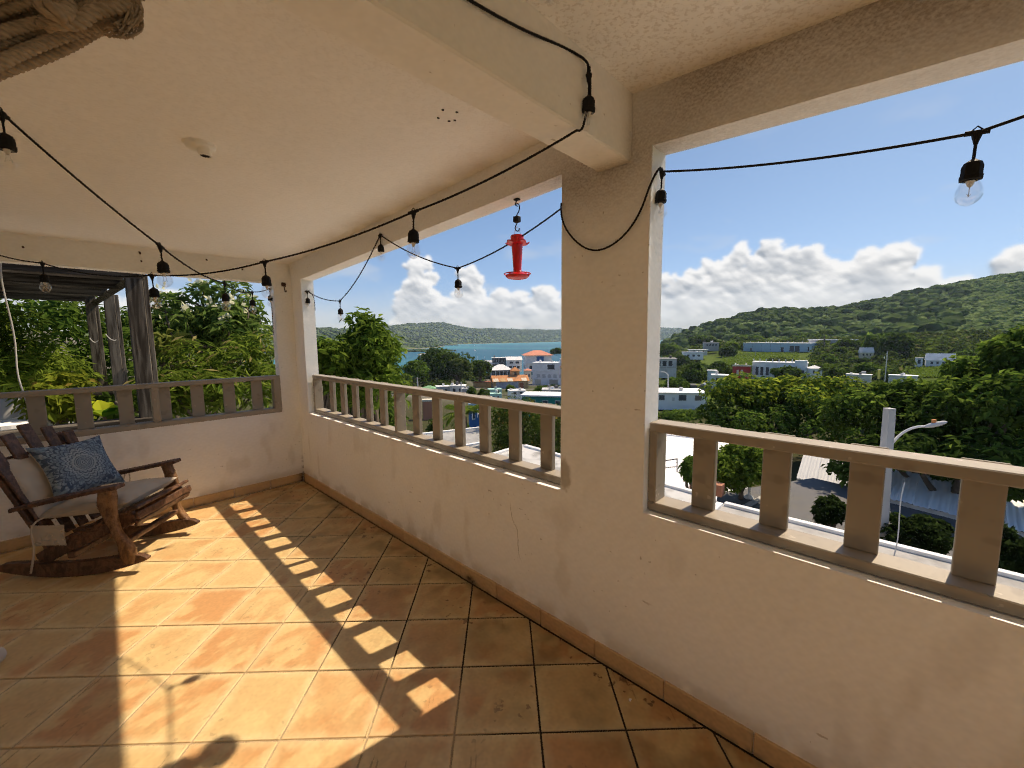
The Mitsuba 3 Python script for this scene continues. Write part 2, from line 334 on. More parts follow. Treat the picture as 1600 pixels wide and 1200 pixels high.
def slab(y0, y1, z0, z1, x0=-4.2, x1=-.0):
    n = 40
    v, f = trimesh.remesh.subdivide_to_size(np.array([[x0, y0, z0], [x1, y0, z0], [x1, y1, z1], [x0, y1, z1]]), np.array([[0, 2, 1], [0, 3, 2]]), .12, max_iter=20)
    v = np.array(v); v[:, 2] += .006 * (meshkit.fbm(v * 1.7 + 50, 3, 4) - .5); return trimesh.Trimesh(v, f, process=True)
ceil = join([slab(-3.87, 0.002, zcL(-3.87), zcL(0)), slab(-9, -4.018, zcR(-9), zcR(-4.018))])
add('ceiling', ceil, 'ceiling_plaster', smooth=True); tag('ceiling', kind='structure')
roof = trimesh.Trimesh(*[np.array(a) for a in ([[-6, .3, zcL(.3) + .03], [.25, .3, zcL(.3) + .03], [.25, -4, 2.63], [-6, -4, 2.63], [.25, -9.2, zcR(-9.2) + .04], [-6, -9.2, zcR(-9.2) + .04],
        [-6, .3, 2.85], [.25, .3, 2.85], [.25, -4, 2.85], [-6, -4, 2.85], [.25, -9.2, 2.85], [-6, -9.2, 2.85]],
        [[0, 1, 2], [0, 2, 3], [3, 2, 4], [3, 4, 5], [6, 8, 7], [6, 9, 8], [9, 10, 8], [9, 11, 10], [0, 6, 7], [0, 7, 1], [1, 7, 8], [1, 8, 2], [2, 8, 10], [2, 10, 4], [5, 4, 10], [5, 10, 11], [0, 3, 9], [0, 9, 6], [3, 5, 11], [3, 11, 9]])], process=False)
solid('roof_slab', roof, 'stucco', 'concrete roof slab over the veranda with a short eave', 'roof')
beam = wobble(cbox((-4.2, -4.024, 2.3274), (.002, -3.864, 2.62), .006), .08, .003, 2.5, 9)
solid('ceiling_beam', beam, 'stucco', 'stucco crossbeam running under the ceiling to the column', 'beam', smooth=40)
end = xf(trimesh.creation.box((4.2, .15, 7.3)), (-2.1, -9.07, -2.83))
solid('parapet_wall', end, 'stucco', 'low cream parapet at the near end of the veranda behind the viewer', 'wall')

# floor: grout bed plus one piece per tile
FL = Polygon([(-4.2, -9), (-.014, -9), (-.014, -.014), (-4.2, -.014)])
bed = trimesh.creation.box((4.2, 9.0, .25)); bed.apply_translation((-2.1, -4.5, -.1290))
add('floor', bed, 'grout'); tag('floor', kind='structure')
def inview(P, m=60):
    d = np.asarray(P) - CAM; w = d @ FWD
    if w < .15: return False
    u, v = 800 + FOC * (d @ RGT) / w, 600 - FOC * (d @ UPV) / w
    return -m < u < 1600 + m and -m < v < 1200 + m
def tile_piece(poly, z0, z1, ch):
    top = poly.buffer(-ch, join_style=2)
    if top.is_empty or top.geom_type != 'Polygon' or len(top.exterior.coords) != len(poly.exterior.coords): top = poly; ch = 0
    b = np.array(shapely.geometry.polygon.orient(poly).exterior.coords)[:-1]; t = np.array(shapely.geometry.polygon.orient(top).exterior.coords)[:-1]
    k = np.argmin(np.linalg.norm(t - b[0], axis=1)); t = np.roll(t, -k, 0); n = len(b)
    v = np.vstack([np.c_[b, np.full(n, z0)], np.c_[b, np.full(n, z1 - ch)], np.c_[t, np.full(n, z1)]])
    f = []
    for r in (0, 1):
        for i in range(n):
            j = (i + 1) % n; f += [[r * n + i, r * n + j, r * n + n + j], [r * n + i, r * n + n + j, r * n + n + i]]
    f += [[2 * n, 2 * n + i, 2 * n + i + 1] for i in range(1, n - 1)]
    return trimesh.Trimesh(v, f, process=False)
rest = []
for i in range(-20, 20):
    for j in range(-20, 20):
        c = []
        for a, b in ((0, 0), (1, 0), (1, 1), (0, 1)):
            u, v = TU0 + (i + a) * TP, TV0 + (j + b) * TP
            c.append(((u + v) / math.sqrt(2), (u - v) / math.sqrt(2)))
        q = Polygon(c).intersection(FL)
        if q.is_empty or q.geom_type != 'Polygon' or q.area < 2e-4: continue
        q = q.buffer(-.0042, join_style=2)
        if q.is_empty or q.geom_type != 'Polygon': continue
        q = q.simplify(.0005)
        dz = R0.uniform(-.0007, .0007); m = tile_piece(q, -.012, dz, .002)
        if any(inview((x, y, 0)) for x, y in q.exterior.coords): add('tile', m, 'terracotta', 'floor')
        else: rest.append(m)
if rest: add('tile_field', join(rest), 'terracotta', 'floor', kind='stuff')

# skirting tiles
y = -.013; k = 0
while y > -6.2:
    L = .352
    a, b = y, y - L
    add('skirting_tile', cbox((-.0135, b + .0025, .001), (.006, a - .0025, .093 + R0.uniform(-.001, .001)), .003), 'skirting_tile_glaze', WA); y -= L; k += 1
x = -.015
while x > -3.6:
    L = .335
    add('skirting_tile', cbox((x - L + .0025, -.0135, .001), (x - .0025, .006, .093 + R0.uniform(-.001, .001)), .003), 'skirting_tile_glaze', WB); x -= L

# ------------------------------------------------------------------ railings
def rail_long(y0, y1, xi, zb0, zb1, zt0, zt1, posts, bals, label, notch=True):
    t = thing('railing', label, 'railing', 'taupe painted wooden railings in the veranda openings')
    add('top_rail', cbox((xi, y1, zt0), (.141, y0, zt1), .004), 'taupe_paint', t)
    add('bottom_rail', cbox((xi, y1, zb0), (.150, y0, zb1), .004), 'taupe_paint', t)
    for a, b in posts: add('post', cbox((xi + .002, min(a, b), zb1), (.142, max(a, b), zt0), .003), 'taupe_paint', t)
    for a, b in bals:
        m = join([cbox((.115, min(a, b), zb1), (.145, max(a, b), zt0), .003), cbox((.1412, min(a, b) - .004, zt0 + .001), (.153, max(a, b) + .004, zt1 + .002), .002)])
        add('baluster', m, 'taupe_paint', t)
    return t
balL = [(-.556, -.645), (-.816, -.907), (-1.072, -1.162), (-1.342, -1.431), (-1.60, -1.69), (-2.117, -2.206), (-2.381, -2.470), (-2.645, -2.733), (-2.903, -2.992), (-3.174, -3.263), (-3.427, -3.514)]
rail_long(-.283, -3.658, .0535, .816, .858, 1.184, 1.228, [(-.283, -.312), (-1.942, -1.978)], balL, 'taupe wooden railing in the middle opening between the far corner and the column')
balR = [(-4.278, -4.369), (-4.538, -4.630), (-4.797, -4.888), (-5.056, -5.146), (-5.316, -5.406), (-5.576, -5.666), (-5.836, -5.926)]
rail_long(-4.115, -6.2, .040, .829, .869, 1.187, 1.227, [(-4.115, -4.150), (-6.1, -6.136)], balR, 'taupe wooden railing in the right opening beyond the column')
t = thing('railing', 'taupe wooden railing in the end wall behind the rocking chair', 'railing', 'taupe painted wooden railings in the veranda openings')
add('top_rail', cbox((-3.7, -.004, 1.183), (XJ - .002, .11, 1.2235), .004), 'taupe_paint', t)
add('bottom_rail', cbox((-3.7, -.004, .823), (XJ - .002, .12, .868), .004), 'taupe_paint', t)
for a, b in ((-.242, XJ - .002), (-1.246, -1.192), (-2.30, -2.246)): add('post', cbox((a, -.002, .868), (b, .10, 1.183), .003), 'taupe_paint', t)
for c in (-.386, -.637, -.90, -1.154, -1.4175, -1.676, -1.937, -2.195): add('baluster', cbox((c - .05, .08, .868), (c + .05, .105, 1.183), .003), 'taupe_paint', t)
# ------------------------------------------------------------------ small fittings on the plaster
def disc(c, n, r, t=.002, sides=14):
    m = trimesh.creation.cylinder(radius=r, height=t, sections=sides)
    m.apply_transform(trimesh.geometry.align_vectors([0, 0, 1], n)); m.apply_translation(c); return m
def on_y(u, v, y): d = sight(u, v); return CAM + d * (y - CAM[1]) / d[1]
def on_x(u, v, x): d = sight(u, v); return CAM + d * (x - CAM[0]) / d[0]
def on_z(u, v, z): d = sight(u, v); return CAM + d * (z - CAM[2]) / d[2]
for dx, dy in ((.045, .01), (-.02, .042), (-.042, -.02), (.012, -.046), (.03, .03)):
    x, y = -.478 + dx, -3.41 + dy
    add('screw_hole', disc((x, y, zcL(y) + .001), (0, 0, 1), .0065, .004, 8), 'black_rubber', 'ceiling')
for (u, v) in [(36, 386), (219, 396), (221, 408), (323, 406), (218, 394), (379, 421)]:
    add('screw_hole', disc(on_y(u, v, -.004), (0, 1, 0), .008, .006, 8), 'rust_iron', WB)
t = thing('ceiling_fixture', 'small round white ceiling plate with a bare socket', 'light fixture')
fx, fy = -1.187, -2.44; fz = zcL(fy)
add('plate', xf(lathe([(0.0, -.026), (.030, -.025), (.050, -.020), (.060, -.012), (.063, .004)], 28), (fx, fy, fz)), 'white_plastic', t, smooth=40)
add('socket', xf(lathe([(.012, -.045), (.024, -.055), (.028, -.04), (.028, -.01)], 18), (fx + .012, fy - .022, fz)), 'white_plastic', t, smooth=40)
add('hole', disc((fx + .012, fy - .022, fz - .050), (0, 0, 1), .02, .004, 16), 'black_rubber', t)
add('outline_ring', xf(lathe([(.0625, -.001), (.069, -.0025), (.070, .004)], 28), (fx, fy, fz)), 'white_plastic', t)  # ring added to outline the plate edge, in place of its shadow line
add('knob', xf(lathe([(0, -.036), (.010, -.024), (.012, -.01)], 12), (fx + .028, fy + .02, fz)), 'white_plastic', t, smooth=40)
hk = on_y(443, 447, 0)
t = thing('wall_hook', 'rusty iron hook screwed to the corner pier beside the end window', 'hook')
add('plate', cbox(hk + [-.022, -.008, -.004], hk + [.022, .002, .036], .002), 'rust_iron', t)
add('hook', tube(spline([hk + [.004, -.006, 0], hk + [.006, -.012, -.04], hk + [.008, -.03, -.062], hk + [.010, -.045, -.05]], 14), .005), 'rust_iron', t, smooth=True)

# ------------------------------------------------------------------ string lights
G_STR = 'outdoor string lights draped round the veranda'
def lamp(par, top, tang=(1, 0, 0), tilt=(0, 0)):
    """T-joint, hanging holder and clear bulb; the drop from the cord to the foot of the holder is 0.125."""
    top = np.asarray(top, float); tg = np.asarray(tang, float); tg = tg / np.linalg.norm(tg)
    ax = np.array([tilt[0], tilt[1], -1.0]); ax /= np.linalg.norm(ax)
    p = lambda s: top + ax * s
    joint = join([tube([top - tg * .024, top + tg * .024], .0068, 8), tube([p(0), p(.010), p(.024), p(.030)], [.012, .010, .0058, .0045], 8),
                  tube([top - tg * .012 + [0, 0, .004], top + [0, 0, .016], top + tg * .012 + [0, 0, .004]], .002, 5),
                  tube([p(.026), p(.074)], .0036, 6)])
    k = add('lamp_holder', joint, 'black_rubber', par, smooth=40)
    M = trimesh.geometry.align_vectors([0, 0, 1], -ax); M = np.array(M); M[:3, 3] = p(.125)
    def put(m): m = m.copy(); m.apply_transform(M); return m
    add('socket', put(lathe([(.018, 0), (.0235, .002), (.0245, .012), (.0225, .014), (.0225, .036), (.018, .047), (.008, .054), (.004, .058)], 10)), 'black_rubber', k, smooth=25)
    add('bulb', put(lathe([(.0005, -.066), (.005, -.0645), (.014, -.060), (.0225, -.052), (.028, -.041), (.0285, -.034), (.026, -.022), (.021, -.010), (.0175, 0), (.0165, .004)], 20)), 'bulb_glass', k, smooth=True)
    fil = join([tube([(s * .004, 0, 0), (s * .005, 0, -.028), (s * .009, 0, -.040)], .0007, 4) for s in (-1, 1)] + [tube([(-.009, 0, -.040), (-.004, .004, -.034), (0, 0, -.041), (.004, -.004, -.034), (.009, 0, -.040)], .0006, 4), lathe([(.0095, 0), (.006, -.012), (.003, -.016)], 8)])
    add('filament', put(fil), 'filament', k)

def cord(par, pts, r=.0042): add('cord', tube(pts, r, 7), 'black_rubber', par, smooth=True)
def chain(pts, drops):
    out = []
    for k in range(len(pts) - 1):
        s = sag(pts[k], pts[k + 1], drops[k] if hasattr(drops, '__len__') else drops, 14); out.append(s if k == 0 else s[1:])
    return np.vstack(out)

# first string: along the crossbeam face, round its lower edge, then across the bay to the end wall
t = thing('string_light', 'black string light running from the crossbeam down across the bay to the far left', 'string lights', G_STR)
yb = -4.031
A = [on_y(640, -60, yb), on_y(735, 1, yb), on_y(830, 52, yb), on_y(905, 87, yb), on_y(917, 97, yb - .006), on_y(921, 112, yb - .010)]
b0 = on_y(920, 116, yb - .012)
B = [on_y(922, 128, yb - .014), on_y(921, 160, yb - .016), on_y(913, 190, yb - .012), on_y(906, 204, yb - .006), np.array([-.400, -4.026, 2.318])]
bulbs1 = [at(646, 331, 1.83), at(413, 409, 2.58), at(237, 430, 3.16), at(66, 411, 4.15)]
e1 = on_y(-40, 385, -.012)
cord(t, np.vstack([spline(A, 30), spline([A[-1]] + B, 24)[1:], chain([B[-1], bulbs1[0], bulbs1[1], bulbs1[2], bulbs1[3], e1], [.018, .02, .025, .035, .02])[1:]]))
lamp(t, b0, (0, 0, 1), (.02, .01))
for i, p in enumerate(bulbs1):
    nx = bulbs1[i + 1] if i < 3 else e1
    lamp(t, p, nx - p, (R0.uniform(-.03, .03), R0.uniform(-.03, .03)))
# second string: from near the viewer to the window pier of the end wall
t = thing('string_light', 'black string light crossing from the upper left edge to the corner window pier', 'string lights', G_STR)
q = [at(-60, 126, 1.9), at(2, 176, 2.25), at(250, 384, 2.58), at(351, 442, 3.5), at(394, 456, 4.45), on_y(423, 451, -.01) + [-.01, 0, 0]]
cord(t, chain(q, [.0, .012, .03, .03, .012]))
for i in (1, 2, 3, 4, 5): lamp(t, q[i], q[min(i + 1, 5)] - q[max(i - 1, 0)], (R0.uniform(-.04, .04), R0.uniform(-.04, .04)) if i > 1 else (.02, -.16))
cord(t, spline([q[5] + [0, -.005, -.14], q[5] + [.008, .0, -.25], q[5] + [.012, .02, -.36], q[5] + [.02, .05, -.48]], 16), .003)
# third string: through the middle opening, hung round the column, out through the right opening
t = thing('string_light', 'black string light sagging through the middle opening and looping over the column to the right', 'string lights', G_STR)
w0 = on_y(480, 455, -.282); w1 = on_x(531, 470, .06); w2 = on_x(594, 367, -.014); w3 = on_x(715, 419, .06); w4 = on_x(876.5, 326, .075)
wc = [on_x(u, v, -.012) for u, v in [(877, 318), (881, 350), (895, 372), (930, 391), (968, 374), (1002, 326), (1020, 280)]]
w5 = on_y(1033, 268, -4.127); w6 = on_x(1527, 207, .06); w7 = on_x(1640, 168, .06)
cord(t, np.vstack([sag(w0, w1, .03), sag(w1, w2, .05)[1:], sag(w2, w3, .035)[1:], sag(w3, w4, .03)[1:], sag(w4, wc[0], 0, 6)[1:], spline(wc + [w5 + [-.02, -.006, .004], w5], 60)[1:], sag(w5, w6, .02)[1:], sag(w6, w7, .0)[1:]]))
cord(t, spline([w0, w0 + [.03, -.02, -.02], w0 + [.055, -.03, -.09], w0 + [.06, -.025, -.2]], 16), .003)
for i, (p, tg) in enumerate([(w0, (1, 0, .2)), (w1, w2 - w0), (w2, (0, 1, 0)), (w3, w4 - w2), (w5 + [.0, -.004, -.002], (1, 0, -.3)), (w6, w7 - w5)]):
    lamp(t, p, tg, (R0.uniform(-.03, .03), R0.uniform(-.03, .03)))

# ------------------------------------------------------------------ humming-bird feeder
fxp, fyp = .07, -3.302
t = thing('bird_feeder', 'red plastic hummingbird feeder hanging from a hook in the middle opening', 'bird feeder')
cm = lambda m: xf(m, (fxp, fyp, 0))
add('tube', cm(lathe([(.0, 1.952), (.023, 1.955), (.0235, 1.99), (.024, 2.0), (.0285, 2.07), (.031, 2.108), (.031, 2.13)], 28)), 'red_plastic', t, smooth=40)
an = np.linspace(0, 2 * np.pi, 49)[:-1]
pet = np.array([[(.046 + .024 * abs(math.sin(2.5 * a)) ** .6) * math.cos(a), (.046 + .024 * abs(math.sin(2.5 * a)) ** .6) * math.sin(a), 2.122 + .012 * math.sin(2.5 * a) ** 2] for a in an])
inn = np.array([[.029 * math.cos(a), .029 * math.sin(a), 2.117] for a in an]); low = pet - [0, 0, .006]; n = len(an)
fq = []
for i in range(n):
    j = (i + 1) % n; fq += [[i, j, n + j, n + i], [2 * n + j, 2 * n + i, n + i, n + j], [i, 2 * n + i, 2 * n + j, j]]
add('flower_guard', cm(join([(np.vstack([pet, inn, low]), np.array(fq))])), 'red_plastic', t, smooth=50)
add('cap', cm(lathe([(.034, 2.118), (.036, 2.122), (.037, 2.16), (.034, 2.166), (.0, 2.168)], 28)), 'red_plastic', t, smooth=40)
bs = add('base', cm(lathe([(.0, 1.928), (.035, 1.929), (.055, 1.934), (.066, 1.944), (.068, 1.950), (.055, 1.957), (.030, 1.964), (.024, 1.972)], 36)), 'red_plastic', t, smooth=40)
ring = [(.0735 * math.cos(a), .0735 * math.sin(a), 1.958) for a in np.linspace(0, 2 * np.pi, 41)]
add('perch_ring', cm(join([tube(ring, .003, 6, False)] + [tube([(.06 * math.cos(a), .06 * math.sin(a), 1.95), (.0735 * math.cos(a), .0735 * math.sin(a), 1.958)], .0025, 5) for a in (.4, 1.97, 3.54, 5.1)])), 'red_plastic', bs, smooth=40)
for k in range(5):
    a = k * 2 * np.pi / 5 + .3
    add('feeding_port', cm(xf(lathe([(.0095, .0), (.007, .006), (.002, .005)], 10), (.046 * math.cos(a), .046 * math.sin(a), 1.960))), 'red_plastic', bs, smooth=40)
hz = zbL(fyp)
add('wire_loop', cm(tube([(0, -.03, 2.16), (0, -.012, 2.20), (0, 0, 2.212), (0, .012, 2.20), (0, .03, 2.16)], .0012, 4)), 'filament', t)
t2 = thing('feeder_hook', 'black S hooks with a small square ant guard above the red feeder', 'hook')
add('bracket', cm(join([cbox((-.012, -.016, hz - .008), (.012, .016, hz + .004), .002), tube([(0, .0, hz - .005), (0, .012, hz - .03), (0, -.004, hz - .04)], .0035, 6)])), 'black_rubber', t2)
add('upper_hook', cm(tube(spline([(0, .004, hz - .028), (0, -.012, hz - .03), (0, -.020, hz - .052), (0, -.010, hz - .075), (0, 0, hz - .085), (0, 0, hz - .10)], 24), .003, 6)), 'black_rubber', t2, smooth=True)
add('ant_guard', cm(cbox((-.016, -.018, hz - .125), (.016, .018, hz - .093), .004)), 'black_rubber', t2)
add('lower_hook', cm(tube(spline([(0, 0, hz - .12), (0, .004, hz - .135), (0, .013, hz - .150), (0, .006, hz - .168), (0, -.010, hz - .172), (0, -.019, hz - .160)], 24), .003, 6)), 'black_rubber', t2, smooth=True)

# ------------------------------------------------------------------ furled rope hammock overhead
def rope_col(p, n, uv):
    c = mikit.mix((.40, .32, .23), (.27, .205, .14), mikit.fbm(p.x * 30, p.y * 30, p.z * 30))
    return c * (.75 + .5 * mikit.noise(p.x * 300, p.y * 300, p.z * 300))
scene['rope'] = two({'type': 'diffuse', 'reflectance': mikit.proc(rope_col)})
def twisted(path, r, pitch, n=None):
    p = np.asarray(path); s = np.r_[0, np.cumsum(np.linalg.norm(np.diff(p, axis=0), axis=1))]
    n = n or max(12, int(s[-1] / pitch * 9))
    ss = np.linspace(0, s[-1], n); c = np.stack([np.interp(ss, s, p[:, k]) for k in range(3)], 1)
    t = np.gradient(c, axis=0); t /= np.linalg.norm(t, axis=1, keepdims=True)
    a = np.cross(t, [.1, .2, 1.0]); a /= np.linalg.norm(a, axis=1, keepdims=True); b = np.cross(t, a)
    ms = []
    for k in range(3):
        ph = 2 * np.pi * ss / pitch + k * 2 * np.pi / 3
        ms.append(tube(c + r * .5 * (np.cos(ph)[:, None] * a + np.sin(ph)[:, None] * b), r * .56, 6))
    return join(ms)
t = thing('rope_bundle', 'thick bundle of tan twisted hammock rope hanging at the upper left', 'rope')
D0 = .66
rows = [(-46, -70, 262), (-26, -56, 254), (-10, -46, 250), (8, -38, 246), (20, -30, 240), (31, -22, 234), (42, -14, 226), (52, -6, 220), (61, 1, 214), (70, 7, 206), (79, 13, 198), (88, 19, 188), (97, 26, 178), (106, 32, 170), (56, 40, 160), (113, 36, 172)]
for i, (v0, v1, u1) in enumerate(rows):
    g = np.random.default_rng(100 + i); dd = (.0, .022, -.018, .03, -.01)[i % 5]
    pts = [at(-150, v0 + 66 + g.uniform(-3, 3), D0 + dd), at(-60, v0 + 27 + g.uniform(-3, 3), D0 + dd), at(0, v0 + g.uniform(-2, 2), D0 + dd), at(70, v0 * .64 + v1 * .36 + g.uniform(-5, 5), D0 + dd * .7), at(140, v0 * .3 + v1 * .7 + g.uniform(-5, 5), D0 + dd * .5), at(u1, v1 + g.uniform(-3, 3), D0 + dd * .4 + .02)]
    add('rope', twisted(spline(pts, 70), .0052 + .0008 * g.random(), .017), 'rope', t, smooth=True)
kn = [at(66, 4, D0 - .045), at(88, 20, D0 - .06), at(106, 20, D0 - .05), at(92, 0, D0 - .03)]
add('rope', twisted(spline(kn, 30), .008, .022), 'rope', t, smooth=True)
le = [at(68, 40, D0 - .04), at(92, 36, D0 - .05), at(120, 36, D0 - .05), at(140, 22, D0 - .045), at(172, 14, D0 - .04), at(205, 10, D0 - .02)]
add('rope', twisted(spline(le, 50), .0065, .024), 'rope', t, smooth=True)
ms = []; g = np.random.default_rng(5)
for i in range(70):
    a = at(208 + g.uniform(-6, 10), 4 + g.uniform(-14, 10), D0 - .02 + g.uniform(-.01, .03)); b = at(214 + g.uniform(-16, 8), 28 + g.uniform(-8, 6), D0 - .02 + g.uniform(-.02, .03)); c = at(186 + g.uniform(-26, 22), 50 + g.uniform(-14, 12), D0 - .02 + g.uniform(-.03, .03))
    ms.append(tube(spline([a, b, c], 8), g.uniform(.0006, .0013), 4))
add('frayed_tuft', join(ms), 'rope', t, kind='stuff')

# ------------------------------------------------------------------ rocking chair, its cushions, the patterned pillow
def wood(name, a, b, rough=.42, spec=.45, freq=1.0):
    def col(p, n, uv):
        w = p + 0
        r = mikit.fbm(w.x * 9 * freq, w.y * 9 * freq, w.z * 9 * freq)
        g = mikit.fbm(w.x * 60 * freq + r * 5, w.y * 60 * freq, w.z * 26 * freq + r * 9)
        c = mikit.mix(a, b, mikit.smoothstep(.3, .7, g * .6 + r * .4))
        return c * (.8 + .4 * mikit.noise(w.x * 240, w.y * 240, w.z * 120))
    scene[name] = two({'type': 'bumpmap', 'arbitrary': mikit.proc(lambda p, n, uv: mikit.fbm(p.x * 90 * freq, p.y * 90 * freq, p.z * 40 * freq) * .003, eps=.002), 'scale': 1.0,
                       'bsdf': {'type': 'principled', 'base_color': mikit.proc(col), 'roughness': rough, 'specular': spec}})
wood('varnished_wood', (.150, .076, .040), (.052, .025, .014))
wood('rough_wood', (.26, .145, .065), (.11, .052, .022), .5)
cf = np.array([.78, -.626, 0]); cf /= np.linalg.norm(cf); cl = np.array([-cf[1], cf[0], 0]); CO = np.array([-1.63, -.64, 0])
MC = np.eye(4); MC[:3, 0], MC[:3, 1], MC[:3, 2], MC[:3, 3] = cf, cl, [0, 0, 1], CO
def ch(m): m = m.copy(); m.apply_transform(MC); return m
def plank(a, b, w, t, up=(0, 0, 1), seed=0, taper=1.0, crv=None):
    """A hewn board from a to b, w wide (across), t thick along up, in chair space."""
    a, b, up = (np.asarray(x, float) for x in (a, b, up)); d = b - a; L = np.linalg.norm(d); x = d / L
    yv = np.cross(up, x); yv /= np.linalg.norm(yv); z = np.cross(x, yv)
    m = cbox((0, -w / 2, -t / 2), (L, w / 2, t / 2), .005); v, f = trimesh.remesh.subdivide_to_size(m.vertices, m.faces, .035, max_iter=12)
    m = trimesh.Trimesh(v, f, process=True); v = np.array(m.vertices); k = v[:, 0] / L
    v[:, 1] *= 1 + (taper - 1) * k
    if crv is not None: v[:, 2] += crv * 4 * k * (1 - k)
    v += .008 * (np.stack([meshkit.fbm(v * 11 + 20 * seed + 7 * q, 2, q) for q in range(3)], -1) - .5)
    m.vertices = a + v[:, :1] * x + v[:, 1:2] * yv + v[:, 2:] * z; return m
def rocker(Y):
    xs = np.linspace(-.46, .46, 25); bot = .082 * (xs / .46) ** 2; thick = .118 * np.sqrt(np.clip(1 - (np.abs(xs) / .463) ** 3.0, 0, 1)); top = bot + thick * .85
    poly = Polygon(np.r_[np.c_[xs, bot], np.c_[xs, top][::-1]]).buffer(0)
    m = trimesh.creation.extrude_polygon(poly, .042, engine='earcut'); v = np.array(m.vertices)
    m.vertices = np.stack([v[:, 0], v[:, 2] - .021 + Y, v[:, 1] + .001], 1); m.invert() if m.volume < 0 else None
    return m
t = thing('rocking_chair', 'dark varnished wooden rocking chair with pale cushions', 'rocking chair')
HW = .285
for s in (-1, 1): add('rocker', ch(rocker(s * HW)), 'varnished_wood', t, smooth=30)
def legm(s):
    zs = np.linspace(.065, .605, 22); k = (zs - .065) / .54
    cx = .345 - .105 * k + .018 * np.sin(k * 7 + 1 + s) ; cy = s * (HW + .012 + .010 * np.sin(k * 6 + s)); rx = .036 + .012 * np.cos(k * 9 + s) + .014 * k; ry = .026 + .006 * np.sin(k * 8)
    an = np.arange(14) * 2 * np.pi / 14
    v = np.stack([cx[:, None] + rx[:, None] * np.sign(np.cos(an)) * np.abs(np.cos(an)) ** .7, cy[:, None] + ry[:, None] * np.sign(np.sin(an)) * np.abs(np.sin(an)) ** .7, np.repeat(zs[:, None], 14, 1)], -1)
    v[..., :2] += .010 * (meshkit.fbm(v * 14 + s, 2, 3)[..., None] - .5)
    n = len(zs); i, j = np.meshgrid(np.arange(n - 1), np.arange(14), indexing='ij')
    q = np.stack([i * 14 + j, i * 14 + (j + 1) % 14, (i + 1) * 14 + (j + 1) % 14, (i + 1) * 14 + j], -1).reshape(-1, 4)
    return join([(v.reshape(-1, 3), q)])
for s in (-1, 1): add('front_leg', ch(legm(s)), 'rough_wood', t, smooth=50)
for s in (-1, 1): add('armrest', ch(plank((-.31, s * (HW + .01), .500), (.345, s * (HW + .012), .622), .085, .028, seed=3 + s, crv=.006)), 'varnished_wood', t, smooth=30)
for s in (-1, 1):                                       # seat rails: from the rocker tail up to the seat front
    add('seat_rail', ch(plank((-.235, s * (HW - .035), .115), (.385, s * (HW - .035), .392), .032, .095, seed=6 + s, crv=.012)), 'varnished_wood', t, smooth=30)
for k in range(7):
    x = .395 - .075 * k; z = .445 - .031 * k
    add('seat_slat', ch(plank((x, -HW + .0, z), (x - .006, HW - .0, z), .062, .022, up=(-.38, 0, .92), seed=20 + k)), 'varnished_wood', t, smooth=30)
add('front_slat', ch(plank((.418, -HW, .395), (.418, HW, .395), .05, .024, up=(.95, 0, .2), seed=31)), 'varnished_wood', t, smooth=30)
add('front_slat', ch(plank((.405, -HW, .345), (.405, HW, .345), .045, .024, up=(.9, 0, -.4), seed=33)), 'varnished_wood', t, smooth=30)
for s in (-1, 1): add('back_post', ch(plank((-.165, s * (HW - .03), .20), (-.475, s * (HW - .03), .90), .05, .034, up=(.9, 0, .4), seed=40 + s)), 'varnished_wood', t, smooth=30)
for k, y in enumerate((-.25, -.125, 0., .125, .25)):
    top = 1.02 - .28 * (y / .24) ** 2 * .35 - (.02 if k % 2 else 0)
    add('back_slat', ch(plank((-.15, y * .86, .25), (-.15 - (top - .25) * .40, y * 1.10, top), .072, .020, up=(.92, 0, .39), seed=50 + k, taper=1.18)), 'varnished_wood', t, smooth=30)
add('back_rail', ch(plank((-.415, -HW, .80), (-.415, HW, .80), .05, .03, up=(.9, 0, .4), seed=61)), 'varnished_wood', t, smooth=30)
add('back_rail', ch(plank((-.235, -HW, .38), (-.235, HW, .38), .05, .03, up=(.9, 0, .4), seed=62)), 'varnished_wood', t, smooth=30)
add('stretcher', ch(plank((-.02, -HW, .145), (-.02, HW, .145), .05, .04, seed=63)), 'varnished_wood', t, smooth=30)
add('stretcher', ch(plank((.30, -HW, .20), (.30, HW, .20), .045, .035, seed=64)), 'varnished_wood', t, smooth=30)

